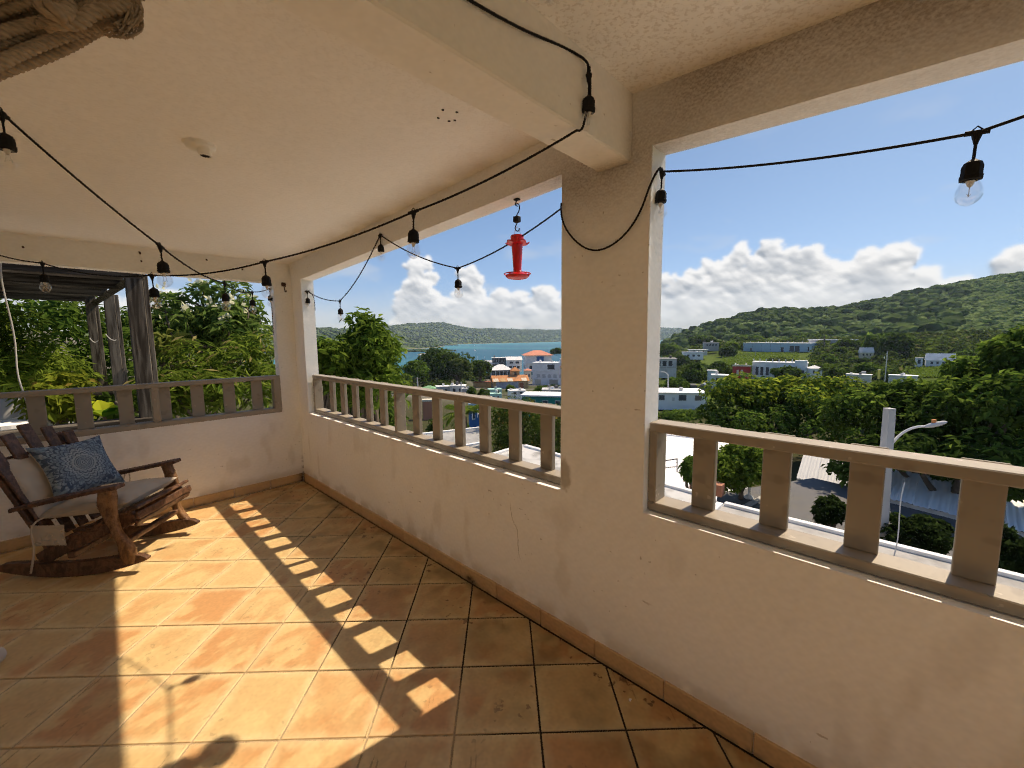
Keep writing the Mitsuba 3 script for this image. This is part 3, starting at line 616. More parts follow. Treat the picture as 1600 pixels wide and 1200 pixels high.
def cloth_bsdf(name, col, sheen=.3):
    scene[name] = two({'type': 'bumpmap', 'arbitrary': mikit.proc(lambda p, n, uv: mikit.fbm(p.x * 160, p.y * 160, p.z * 160) * .0012 + mikit.fbm(p.x * 16, p.y * 16, p.z * 16) * .008, eps=.003), 'scale': 1.0,
                       'bsdf': {'type': 'principled', 'base_color': col, 'roughness': .85, 'specular': .15, 'sheen': sheen}})
def linen(p, n, uv): return mikit.mix((.52, .46, .375), (.42, .36, .285), mikit.fbm(p.x * 12, p.y * 12, p.z * 12))
cloth_bsdf('linen', mikit.proc(linen))
def mandala(p, n, uv):
    x, y = (uv.x - .5) * 2, (uv.y - .5) * 2
    r = dr.sqrt(x * x + y * y); a = dr.atan2(y, x)
    ink = mi.Float(0)
    def ring(r0, w): return mikit.smoothstep(w, w * .4, dr.abs(r - r0))
    def pet(n_, r0, amp, w): return mikit.smoothstep(w, w * .35, dr.abs(r - r0 - amp * dr.abs(dr.sin(a * n_ * .5))))
    for r0, w in ((.06, .018), (.12, .014), (.17, .012), (.225, .016), (.29, .012)): ink = dr.maximum(ink, ring(r0, w))
    for n_, r0, am, w in ((16, .36, .07, .03), (16, .46, .08, .022), (16, .56, .12, .034), (16, .66, .14, .024), (24, .80, .12, .034), (24, .92, .12, .026)): ink = dr.maximum(ink, pet(n_, r0, am, w))
    dots = mikit.smoothstep(.55, .66, mikit.noise(x * 12 + 3, y * 12, 1.0)) * mikit.smoothstep(.72, .9, r)
    fl = mikit.smoothstep(.58, .7, mikit.noise(r * 22, dr.abs(dr.sin(a * 8)) * 2.5, 2.0)) * .4
    ink = dr.clip(dr.maximum(dr.maximum(ink, dots), fl), 0, 1)
    base = mikit.mix((.32, .375, .41), (.20, .265, .33), mikit.smoothstep(.3, .7, mikit.fbm(x * 3, y * 3, 4.0) * .6 + .5 * mikit.smoothstep(.32, .75, r) * .7))
    lightline = mikit.smoothstep(.55, .75, mikit.noise(r * 18, dr.abs(dr.sin(a * 8)) * 3, 5.0))
    c = mikit.mix(base, (.36, .42, .46), lightline * .6)
    return mikit.mix(c, (.025, .045, .095), ink * .8)
cloth_bsdf('mandala_print', mikit.proc(mandala))
def pad(center, ex, ey, ez, W, H, th, n=34, corner=.35, seed=0, dents=.012, uvflip=False, droop=None):
    """A stuffed cushion: W x H, th thick, in the frame ex, ey (faces) and ez (out). Returns mesh, uv."""
    ex, ey, ez, center = (np.asarray(a, float) for a in (ex, ey, ez, center))
    g = np.linspace(-1, 1, n); X, Y = np.meshgrid(g, g, indexing='ij')
    sx = X * (1 - .055 * (1 - np.abs(Y)) ** 1.0 * 1.0 + 0); sx = X * (1 - corner * .16 * (1 - Y * Y)); sy = Y * (1 - corner * .16 * (1 - X * X))
    prof = np.clip((1 - X ** 4) * (1 - Y ** 4), 0, 1) ** .5
    vs, fs, uv = [], [], []
    for side in (1, -1):
        nz = meshkit.fbm(np.stack([X * 2.4 + seed, Y * 2.4, np.full_like(X, side * 3.0)], -1), 3, seed) - .5
        z = side * (th / 2 * prof) + dents * 2 * nz * prof
        P = center + (sx * W / 2)[..., None] * ex + (sy * H / 2)[..., None] * ey + z[..., None] * ez
        if droop is not None: P = P + droop(X, Y)[..., None] * np.array([0, 0, -1.0])
        i, j = np.meshgrid(np.arange(n - 1), np.arange(n - 1), indexing='ij')
        q = np.stack([i * n + j, (i + 1) * n + j, (i + 1) * n + j + 1, i * n + j + 1], -1).reshape(-1, 4)
        if side < 0: q = q[:, ::-1]
        fs.append(q + len(vs) * n * n); vs.append(P.reshape(-1, 3)); uv.append(np.stack([X / 2 + .5, Y / 2 + .5], -1).reshape(-1, 2))
    return join([(np.vstack(vs), np.vstack(fs))]), np.vstack(uv)
# seat cushion, hanging over the seat front; back cushion; pillow
sx_, sz_ = np.array([.985, 0, .13]), np.array([-.13, 0, .985]); sx_ /= np.linalg.norm(sx_); sz_ /= np.linalg.norm(sz_)
m, uv = pad((.065, 0, .452), sx_, (0, 1, 0), sz_, .57, .53, .125, corner=.3, seed=2, dents=.018)
k = solid('seat_cushion', ch(m), 'linen', 'pale linen seat cushion on the rocking chair', 'cushion', smooth=True)
tie = lambda pts, r=.006: tube(spline([np.array(p) for p in pts], 20), r, 6)
add('tie', ch(tie([(-.16, -.27, .42), (-.20, -.31, .38), (-.20, -.32, .26), (-.22, -.33, .10), (-.23, -.33, .06)])), 'linen', k, smooth=True)
add('tie', ch(tie([(-.05, .27, .50), (-.03, .285, .56), (-.02, .287, .50), (-.04, .28, .44)], .004)), 'linen', k, smooth=True)
cv, cu = pad((-.13, -.29, .30), (1, 0, -.05), (0, 0, 1), (0, -1, 0), .20, .15, .006, 12, seed=5, dents=.012)
add('flap', ch(cv), 'linen', k, smooth=True)
bx_, bz_ = np.array([-.42, 0, .91]), np.array([.91, 0, .42]); bx_ /= np.linalg.norm(bx_); bz_ /= np.linalg.norm(bz_)
m, uv = pad((-.300, -.02, .610), bx_, (0, 1, 0), bz_, .46, .50, .10, corner=.25, seed=8, dents=.02)
solid('back_cushion', ch(m), 'linen', 'pale linen back cushion leaning on the chair slats', 'cushion', smooth=True)
# pillow corners surveyed in chair space: tl, tr, br, bl
tl, tr, br, bl = np.array([-.406, -.15, .829]), np.array([-.262, .25, .852]), np.array([-.052, .25, .47]), np.array([-.178, -.15, .512])
pc = (tl + tr + br + bl) / 4 + np.array([.045, 0, .014]); px_ = (tr - tl + br - bl) / 2; py_ = (tl - bl + tr - br) / 2; Wd, Hd = np.linalg.norm(px_), np.linalg.norm(py_); px_ /= Wd; py_ -= px_ * (px_ @ py_); py_ /= np.linalg.norm(py_); pz_ = np.cross(px_, py_)
if pz_[0] < 0: pz_ = -pz_
m, uv = pad(pc, px_, py_, pz_, Wd * 1.06, Hd * 1.06, .13, 40, corner=.9, seed=12, dents=.014)
half = len(m.vertices) // 2; col_uv = uv
k = numbered('pillow'); fr = m.faces[(m.faces < half).all(1)]; bk = m.faces[(m.faces >= half).all(1)] - half
scene[k + '__printed_front'] = mikit.ply(ch(trimesh.Trimesh(m.vertices[:half], fr, process=False)), 'mandala_print', smooth=True, uv=uv[:half])
scene[k + '__plain_back'] = mikit.ply(ch(trimesh.Trimesh(m.vertices[half:], bk, process=False)), 'linen', smooth=True, uv=uv[half:])
tag(k, 'square blue pillow printed with a mandala on the rocking chair', 'pillow')

pcp = on_z(985, 1097, 0)
solid('plaster_chip', xf(trimesh.convex.convex_hull(np.array([[0, 0, 0], [.018, .002, 0], [.012, .014, 0], [.002, .010, 0], [.008, .006, .007], [.014, .004, .006]])), pcp), 'white_plastic', 'small white chip of plaster on the shaded floor tiles by the parapet', 'chip')
# rounded pale stone at the left edge of the floor
st = trimesh.creation.icosphere(3, .055); st.vertices *= [1, .9, .8]; v = np.array(st.vertices); st.vertices = v * (1 + .18 * (meshkit.fbm(v * 18 + 5, 3, 2) - .5))[:, None] + on_z(-14, 1040, 0) + [0, 0, .04]
plain('pale_stone', (.5, .47, .43), .8, .2)
solid('stone', st, 'pale_stone', 'rounded pale stone on the floor at the left edge', 'stone', smooth=True)
# ================================================================== outdoors
# one paint for the town: uv.x picks the colour from the palette, uv.y is how dirty it is
PAL = {'white': (.84, .84, .83), 'warmwhite': (.72, .70, .65), 'cream': (.70, .62, .48), 'ochre': (.55, .36, .17), 'grey': (.36, .36, .35), 'lightgrey': (.55, .55, .54), 'dark': (.05, .055, .06), 'slate': (.10, .10, .105),
       'pinkroof': (.66, .27, .17), 'orange': (.60, .25, .09), 'rust': (.36, .12, .06), 'teal': (.03, .26, .22), 'mint': (.42, .66, .56), 'blue': (.05, .15, .36), 'paleblue': (.42, .55, .64), 'red': (.50, .045, .04), 'green': (.22, .42, .22),
       'glass': (.05, .065, .08), 'mural': (.40, .42, .50), 'roofwhite': (.84, .84, .83), 'concrete': (.40, .39, .37), 'wood': (.20, .16, .125), 'asphalt': (.06, .06, .062), 'yellow': (.75, .62, .15), 'galv': (.50, .51, .52), 'terracotta': (.45, .20, .12), 'sand': (.45, .40, .32)}
PN = list(PAL); _PR, _PG, _PB = (mi.Float([PAL[k][c] for k in PN]) for c in range(3))
def town_col(p, n, uv):
    i = mi.UInt32(dr.clip(uv.x + .5, 0, len(PN) - 1))
    c = mi.Color3f(dr.gather(mi.Float, _PR, i), dr.gather(mi.Float, _PG, i), dr.gather(mi.Float, _PB, i))
    s = dr.abs(n.z)
    a = mikit.fbm(p.x * .9 + 3, p.y * .9, p.z * .9); b = mikit.fbm(p.x * 3.1, p.y * 3.1, p.z * (.7 + 2 * s) + 8)
    d = mikit.smoothstep(.42, .72, a * .5 + b * .5) * uv.y
    c = mikit.mix(c, (.10, .095, .085), d)
    return c * (.86 + .28 * b)
scene['town_paint'] = two({'type': 'principled', 'base_color': mikit.proc(town_col), 'roughness': .7, 'specular': .25})
def tp(name, mesh, col, parent=None, dirt=.25, smooth=False, kind=None, label=None):
    v, f, n = meshkit.arrays(mesh, smooth if smooth else False)
    m = trimesh.Trimesh(v, f, process=False)
    uv = np.tile([[PN.index(col), dirt]], (len(v), 1))
    return add(name, m, 'town_paint', parent, smooth=bool(smooth), uv=uv, kind=kind, label=label)

# leaves: vertex colours, light passes through
scene['leaf'] = {'type': 'principledthin', 'base_color': {'type': 'mesh_attribute', 'name': 'vertex_color'}, 'roughness': .45, 'diff_trans': 1.0, 'eta': 1.4}
scene['forest'] = two({'type': 'diffuse', 'reflectance': {'type': 'mesh_attribute', 'name': 'vertex_color'}})
def bark_col(p, n, uv): return mikit.mix((.20, .165, .13), (.09, .07, .055), mikit.fbm(p.x * 14, p.y * 14, p.z * 4))
scene['bark'] = two({'type': 'diffuse', 'reflectance': mikit.proc(bark_col)})
def unit(v): return v / (np.linalg.norm(v, axis=-1, keepdims=True) + 1e-12)
def leafmesh(c, axis, nrm, L, W, col, fold=.25, droop=.15):
    """One folded blade per row: c base point, axis direction, nrm upper side, L long, W wide."""
    n = len(c); axis = unit(axis); side = unit(np.cross(axis, nrm)); nrm = np.cross(side, axis)
    L = np.broadcast_to(L, (n,))[:, None]; W = np.broadcast_to(W, (n,))[:, None]
    a = c; t = c + axis * L - nrm * L * droop; mid = c + axis * L * .5
    l = mid + side * W * .5 + nrm * W * fold; r = mid - side * W * .5 + nrm * W * fold
    v = np.stack([a, l, t, r], 1).reshape(-1, 3); k = np.arange(n)[:, None] * 4
    f = np.concatenate([k + [0, 3, 2], k + [0, 2, 1]], 1).reshape(-1, 3)
    return v, f, np.repeat(np.clip(col, 0, 1), 4, 0)
def foliage(g, centres, radii, n_each, L, W, pal, flat=.7, up=.5, jit=.35, fold=.2, hollow=.55):
    """Leaves in clumps: each clump an ellipsoid; leaves sit mostly in its outer shell and face outwards and up."""
    centres = np.asarray(centres, float); radii = np.broadcast_to(np.asarray(radii, float).reshape(-1, 1) if np.ndim(radii) == 1 else radii, (len(centres), 3))
    k = np.repeat(np.arange(len(centres)), n_each); n = len(k)
    d = unit(g.normal(size=(n, 3))); rad = (hollow + (1 - hollow) * g.random(n)) ** .6
    p = centres[k] + d * radii[k] * rad[:, None] * np.array([1, 1, flat])
    out = unit(d + np.array([0, 0, up])); ax = unit(np.cross(out, g.normal(size=(n, 3))) + .35 * out + np.array([0, 0, -.25]))
    nn = unit(out + jit * g.normal(size=(n, 3)))
    base, tip = np.array(pal[0]), np.array(pal[1]); t = np.clip(g.normal(.45, .28, n), 0, 1)[:, None]
    ct = (g.random(len(centres))[k])[:, None]
    col = (base * (1 - t) + tip * t) * (.75 + .5 * ct) * (.85 + .3 * g.random((n, 1)))
    if len(pal) > 2:
        odd = g.random(n) < .05; col[odd] = np.array(pal[2]) * (.7 + .5 * g.random((odd.sum(), 1)))
    s = .7 + .6 * g.random(n)
    return leafmesh(p, ax, nn, L * s, W * s, col, fold)
def leafpart(name, parts, parent, kind='stuff', bsdf='leaf'):
    vs, fs, cs, n = [], [], [], 0
    for v, f, c in parts: vs.append(v); fs.append(f + n); cs.append(c); n += len(v)
    key = numbered(f'{parent}__{name}' if parent else name)
    scene[key] = mikit.ply(trimesh.Trimesh(np.vstack(vs), np.vstack(fs), process=False), bsdf, color=np.vstack(cs))
    if kind: tag(key, kind=kind)
    return key
def limbs(g, base, tops, r0, wig=.12):
    """A tapered trunk with a limb to each clump."""
    base = np.asarray(base, float); tops = np.asarray(tops, float); c = tops.mean(0)
    fork = base + (c - base) * .45; fork[:2] += g.normal(0, .03, 2) * np.linalg.norm(c - base)
    ms = [tube(spline([base, (base + fork) / 2 + g.normal(0, .02, 3) * r0 * 20, fork], 10), np.linspace(r0 * 1.25, r0 * .75, 10), 8)]
    for t in tops[:14]:
        m_ = (fork + t) / 2 + g.normal(0, wig, 3) * np.linalg.norm(t - fork) * .6
        ms.append(tube(spline([fork, m_, t], 8), np.linspace(r0 * .55, r0 * .12, 8), 6))
    return join(ms)
DK = [(.040, .075, .016), (.105, .165, .030)]; MD = [(.055, .110, .018), (.165, .245, .040)]; LT = [(.085, .150, .020), (.24, .33, .050)]; YL = [(.13, .19, .020), (.36, .42, .05)]
OL = [(.060, .095, .024), (.16, .205, .055)]

def tree(name, label, base, crown, R, pal, n_cl, n_lf, L, W, group=None, r0=None, seed=1, flat=.75, clump=.42, cat='tree', up=.5, extra=None, hollow=.5, trunk=True):
    """base: foot of the trunk; crown: centre; R: half extents (x, y, z)."""
    g = np.random.default_rng(seed); base, crown, R = np.asarray(base, float), np.asarray(crown, float), np.asarray(R, float)
    d = unit(g.normal(size=(n_cl, 3))); d[:, 2] = np.where(d[:, 2] < -.45, -d[:, 2], d[:, 2])
    rr = (.35 + .65 * g.random(n_cl)) ** .7
    cs = crown + d * R * (rr * (.72 + .36 * g.random(n_cl)))[:, None]
    t = thing(name, label, cat, group)
    if trunk: add('trunk', limbs(g, base, cs, r0 or .035 * R[2] * 2 + .03), 'bark', t, smooth=True)
    parts = [foliage(g, cs, (clump * R.mean() * (.6 + .7 * g.random(n_cl))), n_lf, L, W, pal, flat, up, hollow=hollow)]
    if extra: parts += extra(g, cs)
    leafpart('crown', parts, t)
    return t

# ------------------------------------------------------------------ the land: one sheet, shaped by levels taken at known places
SEA = -25.0
LV = []
def lv(u, v, D, dz=0.0): p = at(u, v, D); LV.append((p[0], p[1], p[2] + dz)); return p
def az_pt(azd, D, z): LV.append((CAM[0] + D * math.cos(math.radians(azd)), CAM[1] + D * math.sin(math.radians(azd)), z))
for a in range(0, 360, 20):
    az_pt(a, 4, -6.3); az_pt(a, 18, -6.6)
# seaward slope and town flat (middle opening)
for u in (500, 600, 700, 800, 880, 960): lv(u, 655, 45); lv(u, 612, 140); lv(u, 598, 215)
for u in (560, 640, 720, 800, 880, 960, 1020): az_pt(_azel(u, 530)[0], 330, SEA - .7); az_pt(_azel(u, 530)[0], 450, SEA - 3); az_pt(_azel(u, 530)[0], 1000, SEA - 4); az_pt(_azel(u, 530)[0], 1700, SEA - 3)
# right valley and the scrub hill
for u, v, D in [(1040, 640, 75), (1040, 612, 120), (1050, 585, 190), (1050, 560, 300), (1045, 545, 420), (1110, 600, 150), (1110, 560, 290), (1180, 556, 300), (1250, 560, 290), (1150, 640, 60), (1300, 640, 60), (1450, 640, 60), (1590, 640, 60),
                (1250, 605, 135), (1350, 598, 150), (1420, 580, 190), (1330, 575, 220), (1480, 575, 200), (1590, 580, 180), (1200, 548, 340), (1300, 545, 330), (1400, 548, 300), (1500, 545, 300), (1590, 545, 290),
                (1062, 527, 560), (1085, 514, 640), (1120, 507, 650), (1160, 493, 660), (1200, 484, 680), (1235, 486, 690), (1290, 486, 700), (1340, 478, 740), (1390, 466, 780), (1440, 452, 820), (1500, 440, 860), (1560, 430, 900), (1640, 418, 940), (1800, 395, 1000),
                (1120, 530, 430), (1180, 522, 440), (1250, 520, 450), (1330, 516, 470), (1420, 505, 500), (1520, 495, 520), (1600, 490, 540), (1760, 480, 560), (1470, 470, 680), (1590, 455, 720), (1300, 503, 560)]: lv(u, v, D, -2.5 if D > 400 else -.3)
for u, D, z in [(1085, 900, -8), (1160, 950, 10), (1240, 1000, 20), (1340, 1100, 30), (1440, 1200, 45), (1600, 1400, 70), (1060, 800, -24)]: az_pt(_azel(u, 530)[0], D, z)
# far shore across the bay
for u, v, D, hills in [(430, 519, 1500, 0), (470, 512, 1700, 0), (520, 511, 1800, 0), (560, 511, 1900, 0), (600, 508, 2300, 0), (640, 505, 2600, 0), (690, 503, 2800, 0), (712, 509, 2900, 0), (735, 514, 3000, 0), (770, 513, 3200, 0), (800, 514, 3400, 0), (840, 515, 3700, 0), (876, 515.5, 4000, 0), (930, 516, 4300, 0), (990, 514, 4600, 0), (1030, 512, 4600, 0), (1060, 513, 4700, 0), (1090, 516, 4800, 0)]:
    lv(u, v, D, -6); lv(u, v + 4, D * 1.5, -30)
    sh = {430: 700, 470: 760, 520: 850, 560: 950, 600: 1250}.get(u, D * .72); az_pt(_azel(u, 530)[0], sh, SEA + .8); az_pt(_azel(u, 530)[0], sh * .9, SEA - 3); lv(u, v * .5 + 532 * .5 - 2, (sh + D) / 2, 0)
for u, v, D in [(620, 522, 1500), (660, 520, 1800), (580, 522, 1300)]: lv(u, v, D)
for a in (92, 105, 120, 140): az_pt(a, 60, -2); az_pt(a, 200, 6); az_pt(a, 700, 14); az_pt(a, 2500, 40)
az_pt(62, 60, -6); az_pt(75, 60, -6)
for a in (160, 190, 220, 250, 280, 300, 320): az_pt(a, 60, -4); az_pt(a, 300, 10); az_pt(a, 1500, 60); az_pt(a, 6000, 60)
az_pt(-20, 60, -7.5); az_pt(-30, 300, -10); az_pt(-25, 1000, 80); az_pt(40, 12000, -60); az_pt(0, 7000, 60); az_pt(90, 7000, 40)
LV = np.array(LV)
def warp(x, y):
    dx, dy = x - CAM[0], y - CAM[1]; r = np.hypot(dx, dy); s = np.log(1 + r / 40.0) / np.maximum(r, 1e-6)
    return np.stack([dx * s, dy * s], -1)
_rbf = RBFInterpolator(warp(LV[:, 0], LV[:, 1]), LV[:, 2], kernel='linear', smoothing=.02)
def ground(x, y):
    x, y = np.asarray(x, float), np.asarray(y, float); sh = x.shape
    return _rbf(warp(x.ravel(), y.ravel())).reshape(sh)
azs = np.radians(np.r_[np.arange(-35, 125, .4), np.arange(125, 325, 5.0)]); rs = np.r_[0.5, np.geomspace(3, 9000, 190)]
AZ, RS = np.meshgrid(azs, rs, indexing='ij'); GX, GY = CAM[0] + RS * np.cos(AZ), CAM[1] + RS * np.sin(AZ); GZ = ground(GX, GY)
und = meshkit.fbm(np.stack([GX / 60, GY / 60, GX * 0], -1), 4, 3) - .5
GZ += und * np.clip((RS - 250) / 500, 0, 1) * np.clip((GZ - SEA) / 12, 0, 1) * 9
na, nr = AZ.shape; i, j = np.meshgrid(np.arange(na), np.arange(nr - 1), indexing='ij')
tq = np.stack([i * nr + j, i * nr + j + 1, ((i + 1) % na) * nr + j + 1, ((i + 1) % na) * nr + j], -1).reshape(-1, 4)
terr = join([(np.stack([GX, GY, GZ], -1).reshape(-1, 3), tq)])
if terr.face_normals[:, 2].mean() < 0: terr.faces = terr.faces[:, ::-1]
def land_col(p, n, uv):
    a = mikit.fbm(p.x * .011, p.y * .011, 1.0); b = mikit.fbm(p.x * .07, p.y * .07, 2.0); c = mikit.fbm(p.x * .9, p.y * .9, 3.0)
    forest = mikit.mix((.040, .066, .022), (.11, .15, .05), mikit.smoothstep(.3, .7, b * .6 + a * .4))
    grass = mikit.mix((.070, .115, .026), (.125, .165, .042), c)
    soil = mikit.mix((.075, .065, .040), (.045, .060, .022), c)
    r = dr.sqrt(dr.square(p.x + 1.67) + dr.square(p.y + 4.9))
    town = mikit.mix((.17, .16, .14), (.075, .085, .045), mikit.smoothstep(.4, .65, mikit.fbm(p.x * .06, p.y * .06, 5.0)))
    valley = mikit.smoothstep(.50, .40, p.y / dr.maximum(p.x, 1.0))
    grass = mikit.mix(mikit.mix((.060, .085, .022), grass, mikit.smoothstep(.35, .6, b)), grass, .35)
    col = mikit.mix(soil, mikit.mix(town, grass, valley), mikit.smoothstep(40, 110, r))
    col = mikit.mix(col, forest, mikit.smoothstep(370, 430, r))
    shore = mikit.smoothstep(2.2, .4, p.z + 25)
    return mikit.mix(col, (.30, .27, .20), shore * .6)
scene['land'] = two({'type': 'diffuse', 'reflectance': mikit.proc(land_col)})
add('ground', terr, 'land', smooth=True); tag('ground', kind='structure')
# water
def sea_col(p, n, uv):
    r = dr.sqrt(p.x * p.x + p.y * p.y)
    c = mikit.mix((.022, .105, .165), (.045, .215, .26), mikit.smoothstep(700, 2600, r + 500 * (mikit.fbm(p.x * .003, p.y * .0012, 1.0) - .5)))
    return mikit.mix(c, (.06, .27, .28), mikit.smoothstep(.55, .72, mikit.fbm(p.x * .002 + 4, p.y * .0009, 2.0)) * .5)
def sea_bump(p, n, uv): return (mikit.fbm(p.x * .22, p.y * .22, 1.0, 3)) * .22
scene['sea_water'] = two({'type': 'bumpmap', 'arbitrary': mikit.proc(sea_bump, eps=.4), 'scale': 1.0, 'bsdf': {'type': 'principled', 'base_color': mikit.proc(sea_col), 'roughness': .5, 'specular': .2}})
sr = np.r_[np.geomspace(200, 30000, 60)]; sa = np.radians(np.arange(15, 135, 1.0)); A2, R2 = np.meshgrid(sa, sr, indexing='ij')
i, j = np.meshgrid(np.arange(len(sa) - 1), np.arange(len(sr) - 1), indexing='ij'); q = np.stack([i * len(sr) + j, i * len(sr) + j + 1, (i + 1) * len(sr) + j + 1, (i + 1) * len(sr) + j], -1).reshape(-1, 4)
sm = join([(np.stack([R2 * np.cos(A2), R2 * np.sin(A2), R2 * 0 + SEA], -1).reshape(-1, 3), q)])
if sm.face_normals[:, 2].mean() < 0: sm.faces = sm.faces[:, ::-1]
add('sea', sm, 'sea_water', smooth=True); tag('sea', kind='structure')

# scrub woods on the slopes: thousands of low crowns that read as one mass
ico = trimesh.creation.icosphere(1); IV, IF = np.array(ico.vertices), np.array(ico.faces)
def crowns(g, x, y, r, pal, sink=.35, lobes=1):
    n = len(x); z = ground(x, y); v = np.repeat(IV[None], n, 0) * (1 + .45 * (g.random((n, len(IV), 1)) - .5))
    c = np.stack([x, y, z + r * (.55 - sink)], -1)
    v = c[:, None] + v * (r[:, None, None] * np.array([1, 1, .72]))
    t = np.clip(g.normal(.45, .3, n), 0, 1)[:, None]; col = (np.array(pal[0]) * (1 - t) + np.array(pal[1]) * t)
    col = np.repeat(col[:, None], len(IV), 1) * (.55 + .9 * g.random((n, len(IV), 1)))
    return v.reshape(-1, 3), (IF[None] + np.arange(n)[:, None, None] * len(IV)).reshape(-1, 3), col.reshape(-1, 3)
g = np.random.default_rng(21)
def scatter(n, u0, u1, D0_, D1_, ok):
    a0, a1 = _azel(u0, 530)[0], _azel(u1, 530)[0]; a = np.radians(g.uniform(min(a0, a1), max(a0, a1), n)); D = np.sqrt(g.uniform(D0_ ** 2, D1_ ** 2, n))
    x, y = CAM[0] + D * np.cos(a), CAM[1] + D * np.sin(a); k = ok(x, y, D, ground(x, y)); return x[k], y[k], D[k]
x, y, D = scatter(15000, 1035, 1760, 385, 1020, lambda x, y, D, z: (z > SEA + 1.5))
parts = [crowns(g, x, y, g.uniform(1.7, 4.2, len(x)) * (.8 + D / 1800), [(.040, .078, .024), (.19, .245, .085)])]
x, y, D = scatter(420, 1035, 1500, 400, 800, lambda x, y, D, z: (z > SEA + 1.5))
parts.append(crowns(g, x, y, g.uniform(5, 8, len(x)), [(.034, .060, .020), (.10, .14, .045)], .1))
leafpart('hillside_scrub', parts, None, bsdf='forest')
x, y, D = scatter(16000, 400, 1100, 700, 4800, lambda x, y, D, z: (z > SEA + 1.0))
leafpart('far_shore_woods', [crowns(g, x, y, g.uniform(4, 9, len(x)) * (.7 + D / 4500), [(.040, .072, .028), (.12, .16, .06)], .25)], None, bsdf='forest')
# mangrove spit and islet in the bay
for (u, v, D, W_, n, lab) in [(655, 546, 900, 70, 150, 'low mangrove spit reaching into the bay at the left'), (700, 538, 1700, 34, 50, 'tiny wooded islet off the far shore')]:
    c = at(u, v, D); k = thing('mangrove_islet', lab, 'islet'); r_ = np.array([math.sin(math.radians(_azel(u, v)[0])), -math.cos(math.radians(_azel(u, v)[0]))])
    t_ = g.uniform(-1, 1, n); x, y = c[0] + r_[0] * t_ * W_ + g.normal(0, 7, n), c[1] + r_[1] * t_ * W_ + g.normal(0, 7, n)
    rr = g.uniform(2.5, 5, n) * (1.2 - .5 * np.abs(t_)); v_, f_, c_ = crowns(g, x, y, rr, [(.03, .06, .02), (.07, .11, .03)])
    v_[:, 2] += np.repeat(SEA + rr * .3 - (ground(x, y) + rr * .2), len(IV)); leafpart('mangroves', [(v_, f_, c_)], k, bsdf='forest')
    tp('bank', xf(lathe([(W_ * 1.05, -.6), (W_, .35), (.1, .6)], 26), (c[0], c[1], SEA), rz=math.radians(_azel(u, v)[0]) , sc=(.16, 1, 1)), 'sand', k)

